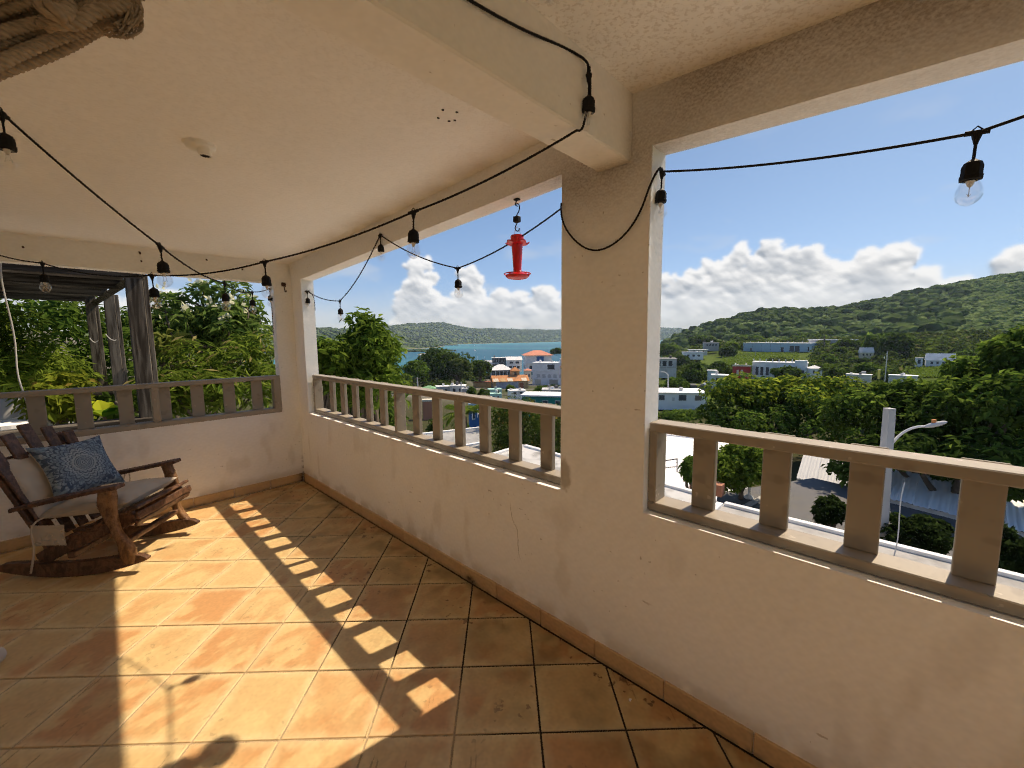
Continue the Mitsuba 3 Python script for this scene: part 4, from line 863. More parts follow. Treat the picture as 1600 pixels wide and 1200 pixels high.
# ------------------------------------------------------------------ houses
EXTS = []; HG = np.random.default_rng(55)
def house(name, label, P, yaw, w, d, h, wall='white', roof='flat', roofc='roofwhite', wins=(), rise=1.6, over=.35, cat='house', dirt=.25, group=None, foot=1.2, extra=None, parapet=0.0, ext=None):
    """P: middle of the front foot. Local x runs along the front, y into the house, z up. wins: (face, along 0..1, sill, width, height, colour)."""
    t = thing(name, label, cat, group)
    M = np.eye(4); M[:2, 0] = [math.cos(yaw), math.sin(yaw)]; M[:2, 1] = [-math.sin(yaw), math.cos(yaw)]
    EXTS.append((*ext, math.hypot(P[0] - CAM[0], P[1] - CAM[1]))) if ext else None
    if ext:                                             # measured extent: left, right, top, foot
        u0, u1, vt, vb = ext; D = math.hypot(P[0] - CAM[0], P[1] - CAM[1]); P = at((u0 + u1) / 2, vb, D); c = (sight((u0 + u1) / 2, vb) @ FWD)
        kx = (u1 - u0) * D * c * c / FOC / (w + 2 * over); kz = (vb - vt) * D * c / FOC / (h + (rise if roof != 'flat' else .22 + parapet)); M = M @ np.diag([kx, kx, kz, 1])
    M[:3, 3] = P
    def put(m): m = m.copy(); m.apply_transform(M); return m
    tp('wall', put(cbox((-w / 2, 0, -foot), (w / 2, d, h))), wall, t, dirt)
    if roof == 'flat':
        tp('roof', put(cbox((-w / 2 - over, -over, h), (w / 2 + over, d + over, h + .22))), roofc, t, dirt)
        for q in range(int(HG.integers(0, 4)) if w > 5 and cat not in ('hut', 'wall') else 0):
            cx_, cy_ = HG.uniform(-.38, .38) * w, HG.uniform(.2, .8) * d
            if HG.random() < .5: tp('water_tank', put(xf(lathe([(.55, 0), (.58, .9), (.2, 1.1), (0, 1.12)], 10), (cx_, cy_, h + .2))), ('lightgrey', 'slate', 'white')[int(HG.integers(3))], t, .2)
            else: tp('roof_box', put(cbox((cx_ - .5, cy_ - .4, h + .2), (cx_ + .5, cy_ + .4, h + .85))), ('lightgrey', 'concrete', 'white')[int(HG.integers(3))], t, .3)
        if parapet:
            z0, z1, b = h + .22, h + .22 + parapet, .18; W2, D0, D1 = w / 2 + over, -over, d + over
            tp('parapet', put(join([cbox((-W2, D0, z0), (W2, D0 + b, z1)), cbox((-W2, D1 - b, z0), (W2, D1, z1)), cbox((-W2, D0 + b, z0), (-W2 + b, D1 - b, z1)), cbox((W2 - b, D0 + b, z0), (W2, D1 - b, z1))])), wall, t, dirt)
    else:
        W2, Dm, o = w / 2 + over, d / 2, over; hip = min(d / 2 + o, W2) * .95 if roof == 'hip' else 0
        v = np.array([[-W2, -o, h], [W2, -o, h], [W2, d + o, h], [-W2, d + o, h], [-W2 + hip, Dm, h + rise], [W2 - hip, Dm, h + rise], [-W2, -o, h - .12], [W2, -o, h - .12], [W2, d + o, h - .12], [-W2, d + o, h - .12]])
        f = [[0, 1, 5], [0, 5, 4], [2, 3, 4], [2, 4, 5], [3, 0, 4], [1, 2, 5], [6, 8, 7], [6, 9, 8], [0, 6, 7], [0, 7, 1], [1, 7, 8], [1, 8, 2], [2, 8, 9], [2, 9, 3], [3, 9, 6], [3, 6, 0]]
        rk = tp('roof', put(trimesh.Trimesh(v, f, process=False)), roofc, t, dirt)
    for (face, al, sill, ww, wh_, c) in wins:
        if face == 'f': x = -w / 2 + al * w; lo, hi, ax = (x - ww / 2, -.05, sill), (x + ww / 2, .05, sill + wh_), 1
        elif face == 'l': y = al * d; lo, hi, ax = (-w / 2 - .05, y - ww / 2, sill), (-w / 2 + .05, y + ww / 2, sill + wh_), 0
        else: y = al * d; lo, hi, ax = (w / 2 - .05, y - ww / 2, sill), (w / 2 + .05, y + ww / 2, sill + wh_), 0
        lo, hi = np.array(lo), np.array(hi); k = tp('door' if sill < .15 else 'window', put(cbox(lo, hi)), c, t, .1)
        fr = []; e = .09
        other = 0 if ax == 1 else 1
        for s_ in (0, 1):
            a_, b_ = lo.copy(), hi.copy(); a_[ax] -= .03; b_[ax] += .03; a_[2] -= e; b_[2] += e
            if s_ == 0: b_[other] = a_[other]; a_[other] -= e
            else: a_[other] = b_[other]; b_[other] += e
            fr.append(cbox(a_, b_))
        a_, b_ = lo.copy(), hi.copy(); a_[ax] -= .03; b_[ax] += .03; b_[2] = a_[2]; a_[2] -= e; fr.append(cbox(a_, b_))
        a_, b_ = lo.copy(), hi.copy(); a_[ax] -= .03; b_[ax] += .03; a_[2] = b_[2]; b_[2] += e; fr.append(cbox(a_, b_))
        tp('frame', put(join(fr)), 'lightgrey', k, .1)
    if extra: extra(t, put)
    return t
def face_yaw(u, off=0.0):
    """Front towards the viewer, turned by off degrees."""
    return math.radians(_azel(u, 530)[0] - 90 + off)
def row(face, n, sill, w, h, c='glass', a=.1, b=.9): return [(face, a + (b - a) * (k + .5) / n, sill, w, h, c) for k in range(n)]
def P(u, v, D): return at(u, v, D)

# --- town by the bay, seen through the middle opening
def hr_extra(t, put):
    tp('panel', put(cbox((-1.2, -.25, 9.2), (3.2, .05, 13.4))), 'blue', t, .1); tp('balcony', put(cbox((-8.4, -1.2, 8.9), (8.2, .0, 9.15))), 'white', t)
    for x in (-8, -4.5, 3.6, 7.6): tp('column', put(cbox((x, -1.1, 9.15), (x + .4, -.75, 13.6))), 'white', t)
house('apartment_building', 'tall white building with a pinkish orange hip roof by the bay', P(841, 592, 262), face_yaw(841, 8), 16, 12, 14, 'white', 'hip', 'pinkroof', row('f', 4, 5.5, 1.6, 2.0) + row('f', 3, 1.5, 1.6, 2, 'teal') + row('l', 3, 5.5, 1.4, 2) + row('l', 2, 10, 2.2, 2.6, 'paleblue'), rise=3.0, over=1.2, cat='building', extra=hr_extra, ext=(818, 865, 547.5, 590))
def wb_extra(t, put):
    tp('cornice', put(cbox((-9.3, -.25, 7.0), (9.3, 9.2, 7.3))), 'white', t); tp('upper_block', put(cbox((5.2, .6, 10.5), (9.2, 8, 12.6))), 'white', t)
    tp('terrace_opening', put(cbox((-1.0, -.08, 7.8), (2.6, .06, 9.9))), 'dark', t, .1)
    tp('parasol', put(xf(lathe([(1.7, 0), (.1, .7)], 10), (7, -1.5, 9.0))), 'terracotta', t)
house('apartment_building', 'large white three storey building at the edge of the column', P(851, 602, 196), face_yaw(851, -14), 18, 9, 10.5, 'white', 'flat', 'white', row('f', 5, 4.1, 1.6, 1.4, 'lightgrey') + [('f', .62, .6, 4.4, 2.6, 'sand'), ('f', .16, .6, 3.2, 2.6, 'cream'), ('f', .86, 7.9, 1.4, 1.6, 'glass')] + row('l', 2, 4.1, 1.3, 1.3, 'lightgrey'), cat='building', over=.2, extra=wb_extra, dirt=.18, ext=(830, 887, 566.5, 604.5))
def ch_extra(t, put):
    tp('mural', put(cbox((-6.6, -.06, .4), (3.2, .04, 3.7))), 'mural', t, .55)
    c = tp('cupola', put(cbox((1.0, 3.6, 5.0), (4.6, 6.6, 8.0))), 'ochre', t); tp('cupola_roof', put(xf(lathe([(2.9, 0), (.1, 1.6)], 4), (2.8, 5.1, 8.0), rz=math.pi / 4)), 'orange', c, .3)
    tp('cupola_window', put(cbox((2.2, 3.54, 5.9), (3.2, 3.66, 7.4))), 'dark', c)
    for k in range(5):
        tp('roof_sheet', put(trimesh.Trimesh(*[np.array(a) for a in ([[-7.7 + 3.1 * k, -.62, 4.02], [-5.4 + 3.1 * k, -.62, 4.02], [-5.4 + 3.1 * k, 3.0, 5.78], [-7.7 + 3.1 * k, 3.0, 5.78]], [[0, 1, 2], [0, 2, 3]])], process=False)), ('cream', 'ochre', 'cream', 'orange', 'cream')[k], t, .4)
house('church', 'ochre chapel with a rusty orange tin roof, small cupola and painted mural wall', P(800, 612.5, 165), face_yaw(800, 12), 15.2, 7.4, 4.0, 'ochre', 'gable', 'orange', [('l', .3, .8, .9, 2.2, 'dark'), ('l', .68, .8, .9, 2.2, 'dark'), ('f', .80, .2, 1.9, 3, 'rust')], rise=2.2, over=.5, cat='chapel', dirt=.5, extra=ch_extra, ext=(769, 828.5, 587, 610.5))
house('garden_wall', 'long ochre courtyard wall beside the chapel', P(757, 607.5, 172), face_yaw(757, 10), 12, 5, 2.6, 'ochre', 'flat', 'rust', [], cat='wall', dirt=.45, over=.1, ext=(741, 770, 596.5, 609))
def pav(t, put):
    for k in range(6): tp('post', put(cbox((-6.2 + 2.4 * k, -.4, -.5), (-5.9 + 2.4 * k, -.1, 3.1))), 'white', t)
house('pavilion', 'dark open pavilion under a bright white hip roof', P(783, 588, 222), face_yaw(783, 6), 12.5, 10, 3.4, 'slate', 'hip', 'roofwhite', row('f', 5, .6, 1.4, 1.9, 'dark') + row('l', 3, .6, 1.4, 1.9, 'dark'), rise=2.3, over=.9, cat='pavilion', extra=pav, ext=(765.5, 802, 570, 590))
def bw_extra(t, put):
    tp('balcony', put(cbox((-6.2, -1.6, 3.2), (0, 0, 3.4))), 'white', t)
    for k in range(4): tp('post', put(cbox((-6.1 + 1.9 * k, -1.5, 3.4), (-5.9 + 1.9 * k, -1.3, 6.2))), 'white', t)
house('seafront_house', 'dark grey seafront house with a white slab roof', P(779, 578, 284), face_yaw(779, 0), 11, 8, 6.4, 'slate', 'flat', 'roofwhite', row('f', 4, 4.0, 1.5, 1.9, 'dark') + row('f', 4, .8, 1.5, 1.9, 'dark'), over=.7, extra=bw_extra, ext=(768, 792, 558.5, 578))
house('seafront_house', 'white two storey seafront house with a white gable roof', P(803, 578, 278), face_yaw(803, 4), 10.5, 8, 6.2, 'white', 'gable', 'roofwhite', row('f', 2, 4.0, 2.4, 1.2) + row('f', 3, .9, 2.0, 1.5, 'dark'), rise=2.0, over=.5, ext=(791, 816.5, 557.5, 578))
house('seafront_house', 'narrow pale house with a pink roof between the chapel and the white building', P(824, 592, 215), face_yaw(824, 0), 4.6, 5, 4.2, 'cream', 'hip', 'pinkroof', row('f', 2, 1.0, .9, 1.4, 'dark') , rise=.9, ext=(818, 831, 576, 592))
house('dock_shed', 'white roofed shed on the water behind the trees', P(664, 559.5, 330), face_yaw(664, 0), 13, 8, 2.0, 'lightgrey', 'hip', 'roofwhite', [], rise=1.0, over=.6, cat='shed', ext=(653, 675, 552, 558))
house('dock_shed', 'white boat shed at the water edge left of the grey seafront house', P(741, 572, 300), face_yaw(741, 0), 16, 8, 2.6, 'white', 'gable', 'roofwhite', row('f', 3, .5, 1.6, 1.2, 'dark'), rise=1.4, over=.4, cat='shed', ext=(757, 770, 563, 572))
# low roofs nearer the railing
house('market_kiosk', 'small kiosk with a green hip roof behind the railing', P(671, 616, 118), face_yaw(671, 0), 4.4, 4, 1.6, 'white', 'hip', 'green', [], rise=.75, over=.5, cat='kiosk', ext=(659, 682, 603, 616))
for (e, D, c, rc, lab) in [((682, 704, 603.5, 616), 128, 'lightgrey', 'roofwhite', 'low rubble grey roof right of the green kiosk'), ((702, 727, 602.5, 615), 124, 'warmwhite', 'roofwhite', 'low white flat roof in front of the dark trees'), ((722, 743, 607, 618), 112, 'concrete', 'lightgrey', 'low grey roof left of the ochre wall'),
                           ((764, 785, 608, 620), 92, 'mint', 'mint', 'pale mint flat roofed hut below the chapel'), ((796, 823, 610, 617), 96, 'white', 'roofwhite', 'white canopy roof in front of the chapel'), ((766, 784, 615, 626), 70, 'mint', 'mint', 'low mint roof just above the railing'), ((846, 880, 608.5, 620), 92, 'concrete', 'lightgrey', 'grey roof beside the column')]:
    house('low_house', lab, P((e[0] + e[1]) / 2, e[3], D), face_yaw(e[0], g.uniform(-12, 12)), 6, 5, 2, c, 'flat', rc, row('f', 2, .5, 1, .9, 'dark'), dirt=.4, over=.15, foot=2.5, ext=e)
house('long_shop', 'long teal green shop with a white roof edge beside the column', P(858, 646, 47), face_yaw(858, -8), 9, 5, 2.0, 'teal', 'flat', 'roofwhite', row('f', 3, .8, .9, .6, 'glass'), over=.3, foot=3, ext=(812, 892, 617, 641))
house('shed', 'blue painted shed with a pale roof behind the balusters', P(741, 655, 33), face_yaw(741, 6), 3.4, 2.6, 1.75, 'blue', 'flat', 'paleblue', [('f', .3, .5, .6, .7, 'glass')], over=.12, foot=3, cat='shed', ext=(733, 756, 629, 662))
st_ = thing('handrail', 'white tubular handrail beside the blue shed', 'handrail'); a0 = at(742, 640, 28); 
tp('rail', join([tube([at(746, 634, 28), at(746, 652, 28)], .03, 6), tube([at(738, 642, 28), at(746, 634, 28)], .03, 6), tube([at(738, 642, 28), at(738, 656, 28)], .03, 6), tube([at(746, 645, 28), at(757, 655, 27)], .03, 6), tube([at(746, 634, 28), at(757, 646, 27)], .03, 6), tube([at(757, 646, 27), at(757, 660, 27)], .03, 6)]), 'white', st_)
house('garden_shed', 'small dull red walled shed behind the balusters', P(666, 646, 44), face_yaw(666, 0), 3.0, 2.5, 1.7, 'terracotta', 'flat', 'cream', [], over=.1, foot=3, cat='shed', ext=(660, 676, 624, 650))
# boats: hull, mast, boom
for i, (u, v, D, L, lab) in enumerate([(680, 541, 620, 7, 'sailing yacht moored farthest left in the bay'), (728, 562, 390, 8, 'sailing yacht left of the tallest mast'), (742, 540, 900, 10, 'small white boat out in the open bay'), (746, 563, 380, 9, 'sailing yacht with the tallest mast before the dock'), (757, 561, 395, 8, 'sailing yacht next to the grey seafront house'), (795, 532.5, 3000, 14, 'white boat far off near the opposite shore'), (848, 531.6, 3300, 14, 'white boat far off right of the orange roof')]):
    c = at(u, v, D); c[2] = SEA; k = thing('sailing_boat', lab, 'boat', 'boats moored in the bay'); rz = g.uniform(0, 3)
    xs = np.linspace(-.5, .5, 9) * L; hw = .14 * L * np.sqrt(np.clip(1 - (np.abs(xs + .08 * L) / (.58 * L)) ** 2, .01, 1))
    top = np.c_[xs, hw, xs * 0 + .9 + .3 * (xs / L)]; bot = np.c_[xs, hw * .55, xs * 0 - .3]; R_ = np.vstack([top, top[::-1] * [1, -1, 1], bot, bot[::-1] * [1, -1, 1]])
    tp('hull', xf(trimesh.convex.convex_hull(R_), c, rz), 'white', k, .05); tp('cabin', xf(cbox((-.2 * L, -.07 * L, .9), (.12 * L, .07 * L, 1.5)), c, rz), 'warmwhite', k, .05)
    tp('mast', xf(tube([(.05 * L, 0, .9), (.05 * L, 0, L * 1.25)], .10, 6), c, rz), 'white', k, .0); tp('boom', xf(tube([(.05 * L, 0, 2.2), (-.4 * L, 0, 2.2)], .12, 6), c, rz), 'paleblue', k)
for (u, v, lab) in [(858, 616, 'white pole standing by the column'), (721, 612, 'grey utility pole in front of the ochre wall'), (653, 605, 'grey utility pole left of the green kiosk')]:
    D = 90; b = at(u, v + 12, D); k = thing('utility_pole', lab, 'pole'); tp('shaft', tube([b - [0, 0, 2], b + [0, 0, 3.8]], [.16, .12], 8), 'lightgrey', k); tp('crossarm', cbox(b + [-.7, -.06, 3.4], b + [.7, .06, 3.52]), 'wood', k)

# --- valley seen through the right opening
house('bungalow', 'white bungalow with a broad flat white roof and grey windows', P(1066, 632, 74), face_yaw(1066, 12), 15, 11, 2.9, 'white', 'flat', 'roofwhite', [('f', .16, .9, 1.5, 1.35, 'slate'), ('f', .38, .7, .5, .9, 'lightgrey'), ('f', .55, .8, 2.0, 1.6, 'slate'), ('f', .84, .9, 1.8, 1.4, 'wood')], over=.45, dirt=.12, foot=2, ext=(1016, 1108, 613, 630))
house('bungalow', 'dark roofed flat house behind the white bungalow', P(1100, 607, 96), face_yaw(1100, 6), 8, 6, 1.5, 'slate', 'flat', 'slate', [], over=.2, foot=2, ext=(1079, 1113, 602, 608))
def con(t, put):
    for x in (-3.9, -1.2, 1.5): tp('opening', put(cbox((x, -.06, 3.6), (x + 1.7, .06, 5.6))), 'dark', t, .1)
    tp('band', put(cbox((-5.2, -.2, 3.0), (5.2, .0, 3.3))), 'concrete', t)
house('apartment_building', 'unfinished grey concrete two storey building beside the column', P(1036, 586, 150), face_yaw(1036, 8), 10.4, 8, 6.4, 'lightgrey', 'flat', 'concrete', [], cat='building', dirt=.4, extra=con, ext=(1020, 1058, 560, 586))
house('villa', 'white terraced house on the slope below the grey villa', P(1082, 560, 240), face_yaw(1082, 10), 13, 8, 4, 'white', 'flat', 'white', row('f', 3, 1.2, 1.6, 1.4, 'dark'), parapet=.5, ext=(1067, 1100, 550, 559.5))
house('villa', 'white roofed house upslope of the white terraced house', P(1092, 552, 285), face_yaw(1092, 10), 12, 8, 2.6, 'lightgrey', 'flat', 'roofwhite', row('f', 3, .9, 1.2, 1.1, 'dark'), over=.8, ext=(1076, 1107, 546, 552.5))
house('villa', 'grey stone villa half hidden in the trees on the slope', P(1111, 542, 330), face_yaw(1111, 8), 12, 9, 5, 'concrete', 'flat', 'concrete', row('f', 4, 2.6, 1.3, 1.4, 'dark'), ext=(1099, 1124, 535, 546))
house('villa', 'small white gabled house high on the ridge', P(1148, 508, 600), face_yaw(1148, 15), 12, 9, 3.5, 'lightgrey', 'gable', 'roofwhite', row('f', 3, 1.0, 1.6, 1.3, 'dark'), rise=2.5, over=.8, foot=6, ext=(1136, 1151, 502.5, 510))
house('villa', 'long low white house near the shore at the left of the hill', P(1062, 531, 520), face_yaw(1062, 0), 16, 9, 2.6, 'white', 'flat', 'roofwhite', row('f', 4, .9, 1.4, 1.1, 'dark'), foot=5, ext=(1053, 1070, 528, 532))
def lw(t, put):
    for k in range(6): tp('wall_seam', put(cbox((-38 + 11 * k, -.07, .2), (-37.85 + 11 * k, .04, 8.2))), 'slate', t, .2)
    for k in range(9): tp('roof_vent', put(xf(lathe([(.5, 0), (.5, .8), (.1, 1.1)], 8), (-32 + 8.5 * k, 4 + 3 * (k % 3), 9.1))), 'galv', t)
    tp('rear_block', put(cbox((26, 28, 1.5), (70, 44, 11))), 'lightgrey', t, .3); tp('rear_roof', put(cbox((25, 27, 11), (71, 45, 11.5))), 'roofwhite', t)
    tp('stair_wall', put(trimesh.creation.extrude_polygon(Polygon([(38.5, -2.5), (42, -2.5), (38.5, 1.5)]), .3, engine='earcut').apply_transform(trimesh.transformations.rotation_matrix(math.pi / 2, [1, 0, 0]))), 'white', t)
house('warehouse', 'very long pale blue grey industrial building below the hill', P(1203, 553, 330), face_yaw(1203, -24), 78, 30, 8.8, 'paleblue', 'flat', 'roofwhite', [('f', .13, 3, 2, 2, 'dark'), ('f', .61, 2, 3, 4, 'dark'), ('f', .745, 3, 5, 4, 'slate'), ('f', .82, 3, 5, 4, 'slate'), ('f', .97, 3.4, 1.4, 3, 'dark')] + row('r', 6, 4, 1.6, 3, 'slate'), cat='warehouse', over=.4, foot=4, dirt=.12, extra=lw, ext=(1152, 1268, 536, 555))
def rh(t, put):
    for x in (-3.4, -.6): tp('balcony_door', put(cbox((x, -.1, .9), (x + 1.5, .05, 3.6))), 'cream', t)
    tp('parapet', put(cbox((-6.6, -.4, 5.0), (6.6, .3, 5.6))), 'cream', t)
house('townhouse', 'bright red two storey house with pale doors', P(1163, 590, 150), face_yaw(1163, 0), 12.5, 8, 5, 'red', 'flat', 'cream', [('f', .82, 1, 1.5, 1.3, 'glass')], extra=rh, cat='house', ext=(1143, 1173, 571.5, 592))
def wm(t, put):
    for x in (-9.5, -7.5, -5.2): tp('arch', put(cbox((x, -.08, 1.0), (x + 1.2, .06, 3.6))), 'slate', t)
    for k in range(9): tp('parapet_cap', put(xf(lathe([(.22, 0), (.22, .7), (.02, 1.0)], 6), (-10.5 + 2.6 * k, -.1, 5.3))), 'white', t)
    tp('tower', put(cbox((6.2, -1, 0), (10.8, 4, 5.9))), 'white', t); tp('tower_window', put(cbox((8.2, -1.06, 1.4), (9.8, -.94, 3.0))), 'slate', t); tp('tower_window', put(cbox((6.9, -1.06, 2.0), (7.6, -.94, 2.9))), 'dark', t)
house('townhouse', 'rambling white house with arches and a roof balustrade', P(1216, 592, 152), face_yaw(1216, -4), 22, 9, 5, 'white', 'flat', 'white', [], extra=wm, over=.2, ext=(1172, 1260, 566, 592))
house('low_house', 'white flat roofs left of the red house', P(1135, 604, 118), face_yaw(1135, 0), 7, 6, 1.8, 'lightgrey', 'flat', 'roofwhite', row('f', 2, .5, 1, .8, 'dark'), foot=2, ext=(1110, 1143, 586, 598))
house('low_house', 'small pale wall with a white roof left of the red house', P(1114, 596, 128), face_yaw(1114, 0), 4.4, 4, 2.4, 'paleblue', 'flat', 'roofwhite', [], foot=2, ext=(1104, 1120, 578.5, 590))
house('low_house', 'house with a curved white canopy right of the balustrade house', P(1279, 593, 150), face_yaw(1279, 20), 6, 6, 2.6, 'white', 'hip', 'roofwhite', row('f', 2, .6, 1, 1.2, 'slate'), rise=1.2, foot=2, ext=(1264, 1286, 571, 586))
house('low_house', 'house with a rusty white tin roof among dark trees', P(1352, 562, 262), face_yaw(1352, 14), 13, 9, 2.6, 'cream', 'gable', 'warmwhite', row('f', 3, .8, 1.3, 1.2, 'dark'), rise=3, foot=3, ext=(1343, 1366, 543, 558))
house('farmhouse', 'white farmhouse with a long pale gable roof on a green field', P(1468, 570, 205), face_yaw(1468, 6), 15, 8, 2.6, 'white', 'gable', 'roofwhite', row('f', 4, .9, 1.2, 1.1, 'slate'), rise=3.2, foot=1.2, ext=(1445, 1493, 552.5, 572))
house('outbuilding', 'small white hut left of the farmhouse', P(1434, 571, 205), face_yaw(1434, 4), 4.4, 4, 2.6, 'white', 'flat', 'roofwhite', [('f', .5, .8, 1.8, 1.4, 'slate')], cat='hut', ext=(1429, 1442, 559, 572))
for (e, D, lab) in [((1320, 1361, 585, 592), 140, 'long white flat roof beyond the round tree, left one'), ((1386, 1433, 586.5, 597), 132, 'long white flat roof beyond the round tree, right one'), ((1345, 1352.5, 580, 588), 146, 'tiny white roof hut on the long flat roof')]:
    house('low_house', lab, P((e[0] + e[1]) / 2, e[3], D), face_yaw(e[0], g.uniform(-8, 8)), 10, 6, 2, 'lightgrey', 'flat', 'roofwhite', [], foot=2, over=.3, ext=e)
house('outbuilding', 'narrow yellow structure beside the thin street pole', P(1374, 588, 140), face_yaw(1374), 1.6, 1.5, 2.9, 'yellow', 'flat', 'cream', [], cat='hut', ext=(1370, 1376, 577, 588))
k = thing('utility_pole', 'thin pole with a round white dish beyond the trees', 'pole'); b = at(1383, 590, 140); tp('shaft', tube([b - [0, 0, 1], b + [0, 0, 6.6]], .11, 6), 'lightgrey', k); tp('dish', xf(lathe([(.02, 0), (.45, .2)], 12), b + [.3, .6, 5.0], rx=1.4), 'white', k)
for (u, v0, v1, D, lab) in [(1044, 622, 586, 80, 'curved street lamp behind the white bungalow'), (1180, 566, 548, 300, 'dark pole in the meadow before the long building')]:
    k = thing('street_lamp', lab, 'street lamp'); b, tpp = at(u, v0, D), at(u, v1, D); tp('pole', tube([b, tpp], .11, 6), 'lightgrey', k); tp('arm', tube(spline([tpp, tpp + [-.5, .3, .5], tpp + [-1.4, .8, .6]], 8), .07, 6), 'lightgrey', k)

# ------------------------------------------------------------------ flat roofs directly below the parapet
def roof_deck(name, label, poly, z, walls, dirt=.5, par=.07, parw=.15, col='concrete', pcol='white', foot=-7.0):
    t = thing(name, label, 'roof'); m = trimesh.creation.extrude_polygon(Polygon(poly), z - foot, engine='earcut'); m.apply_translation((0, 0, foot)); tp('slab', m, col, t, dirt)
    for a, b in walls:
        a, b = np.array(a, float), np.array(b, float); d = (b - a) / np.linalg.norm(b - a); n_ = np.array([-d[1], d[0]])
        mm = trimesh.creation.extrude_polygon(Polygon([a - n_ * parw / 2, b - n_ * parw / 2, b + n_ * parw / 2, a + n_ * parw / 2]), par, engine='earcut'); mm.apply_translation((0, 0, z + .003)); tp('parapet', mm, pcol, t, .3)
    return t
Z1 = -2.76
roof_deck('flat_roof', 'grey flat roof with white parapet edge right below the veranda', [(.2, -9.5), (9.7, -9.5), (9.65, -1.65), (.2, -1.65)], Z1, [((9.6, -9.4), (9.6, -1.75)), ((9.5, -1.66), (.4, -1.66))], .55)
roof_deck('flat_roof', 'white stained flat roof between the column and the hedge', [(.2, -1.5), (9.72, -1.5), (10.45, 6.1), (.2, 6.1)], Z1 + .05, [((9.68, -1.45), (10.35, 5.9)), ((10.3, 6.0), (.6, 5.75))], .75, col='lightgrey')
roof_deck('flat_roof', 'streaked grey flat roof with low white kerbs behind the left balusters', [(3.5, 7.6), (9.9, 7.6), (11.9, 10.2), (3.5, 12.2)], Z1 - .02, [((9.8, 7.75), (5.4, 8.5)), ((11.6, 10.0), (6.4, 12.0))], .65, col='grey')
roof_deck('flat_roof', 'wide bright white flat roof beyond the parapet', [(14.6, -1.2), (25, 1.6), (24, 8), (14.8, 5.6)], -4.7, [((24.6, 2.2), (23.8, 7.6))], .18, col='roofwhite')
roof_deck('flat_roof', 'weathered dark concrete roof beyond the white kerb', [(10.6, -10.5), (16.4, -8.4), (17.6, -2.6), (13.5, -.4), (10.6, -1.2)], -3.9, [((10.9, -1.15), (15.2, -1.9))], .9, col='slate', pcol='concrete')
# corrugated sheds under the big tree
def tin(label, o, ex, ey, n, wv, z_w, col='galv'):
    t = thing('tin_roof', label, 'roof'); o, ex, ey = np.array(o, float), np.array(ex, float), np.array(ey, float)
    for k in range(n):
        s = np.linspace(k / n, (k + 1) / n, 9); pr = np.cos(s * n * 2 * np.pi * 3) * .018 + (.02 if k % 2 else 0)
        a = o + s[:, None] * ex + np.array([0, 0, 1]) * pr[:, None]; b = a + ey
        q = np.array([[i, i + 1, 10 + i, 9 + i] for i in range(8)]); tp('sheet', (np.vstack([a, b]), q), col, t, .12, smooth=True)
    lw_ = np.array([0, 0, -z_w]); v = [o + ex * 0, o + ex, o + ex + lw_, o + lw_]; m = trimesh.Trimesh(np.array(v) - [0, 0, .03] + ey * .03, [[0, 1, 2], [0, 2, 3]], process=False); tp('side_wall', m, 'warmwhite', t, .5)
    return t
tin('corrugated tin roof half shaded under the trees, left one', (18.7, -1.9, -4.35), (-.6, -3.2, 0), (3.0, .2, .5), 9, 0, .6)
tin('corrugated tin roof half shaded under the trees, right one', (16.3, -4.6, -3.75), (-.9, -3.4, 0), (3.0, -.2, .35), 9, 0, .5, 'roofwhite')
k = thing('vent_pipe', 'short white vent pipe on the dark concrete roof', 'pipe'); b = on_z(1170, 778, -3.88); tp('pipe', tube([b, b + [0, 0, .75]], .045, 8), 'white', k); tp('flange', xf(lathe([(.16, 0), (.12, .06), (.05, .12)], 12), b), 'white', k); tp('hood', xf(lathe([(.09, 0), (.07, .08), (.0, .1)], 10), b + [0, 0, .74]), 'white', k)
k = thing('antenna_rod', 'thin bent rod standing on the near flat roof', 'rod'); b = on_z(1397, 868, Z1 + .0); tp('rod', tube(spline([b, b + [.02, -.03, .5], b + [.0, -.02, .9], b + [.04, -.05, 1.5]], 14), .011, 5), 'galv', k)
k = thing('roof_railing', 'thin grey pipe railing on the bright white roof', 'railing'); tp('pipes', join([tube([at(1037, 720, 18.5), at(1058, 717, 18.5)], .025, 5), tube([at(1058, 716, 18.5), at(1058, 738, 18.5)], .025, 5), tube([at(1037, 731, 18.5), at(1058, 729, 18.5)], .018, 5)]), 'slate', k)
k = thing('block_stack', 'small stack of terracotta blocks at the roof corner', 'blocks'); b = on_z(1054, 752, -2.7) + [1.2, 0, -.6]
for q in range(3): tp('block', cbox(b + [0, -.33 * q - .3, 0], b + [.3, -.33 * q, .36]), 'terracotta', k, .3)
# street lamp on a concrete pole
k = thing('street_lamp', 'grey concrete street pole with a curved lamp arm in front of the trees', 'street lamp'); LD = 13.2
b, tpp = at(1374, 850, LD), at(1390, 638, LD); b2 = b + (b - tpp) * .6
m = tube([b2, b, tpp], [.16, .145, .115], 4, True); tp('pole', m, 'lightgrey', k, .35)
h = at(1386, 706, LD); hd = at(1447, 666, LD + .25); tp('arm', tube(spline([h + (b - tpp) * .02, at(1398, 688, LD + .05), at(1418, 672, LD + .15), hd], 20), .028, 8), 'white', k, .1, smooth=50)
dv = unit(at(1461, 663, LD + .3) - at(1441, 667, LD + .25)); hm = xf(trimesh.creation.icosphere(2), sc=(.21, .085, .06)); hm.apply_transform(np.r_[np.c_[np.c_[dv, np.cross([0, 0, 1], dv), [0, 0, 1]], hd + dv * .16], [[0, 0, 0, 1]]]); head = tp('lamp_head', hm, 'galv', k, .1, smooth=50)
tp('photocell', xf(lathe([(.045, 0), (.045, .07), (.0, .085)], 10), hd + dv * .13 + [0, 0, .05]), 'orange', head)

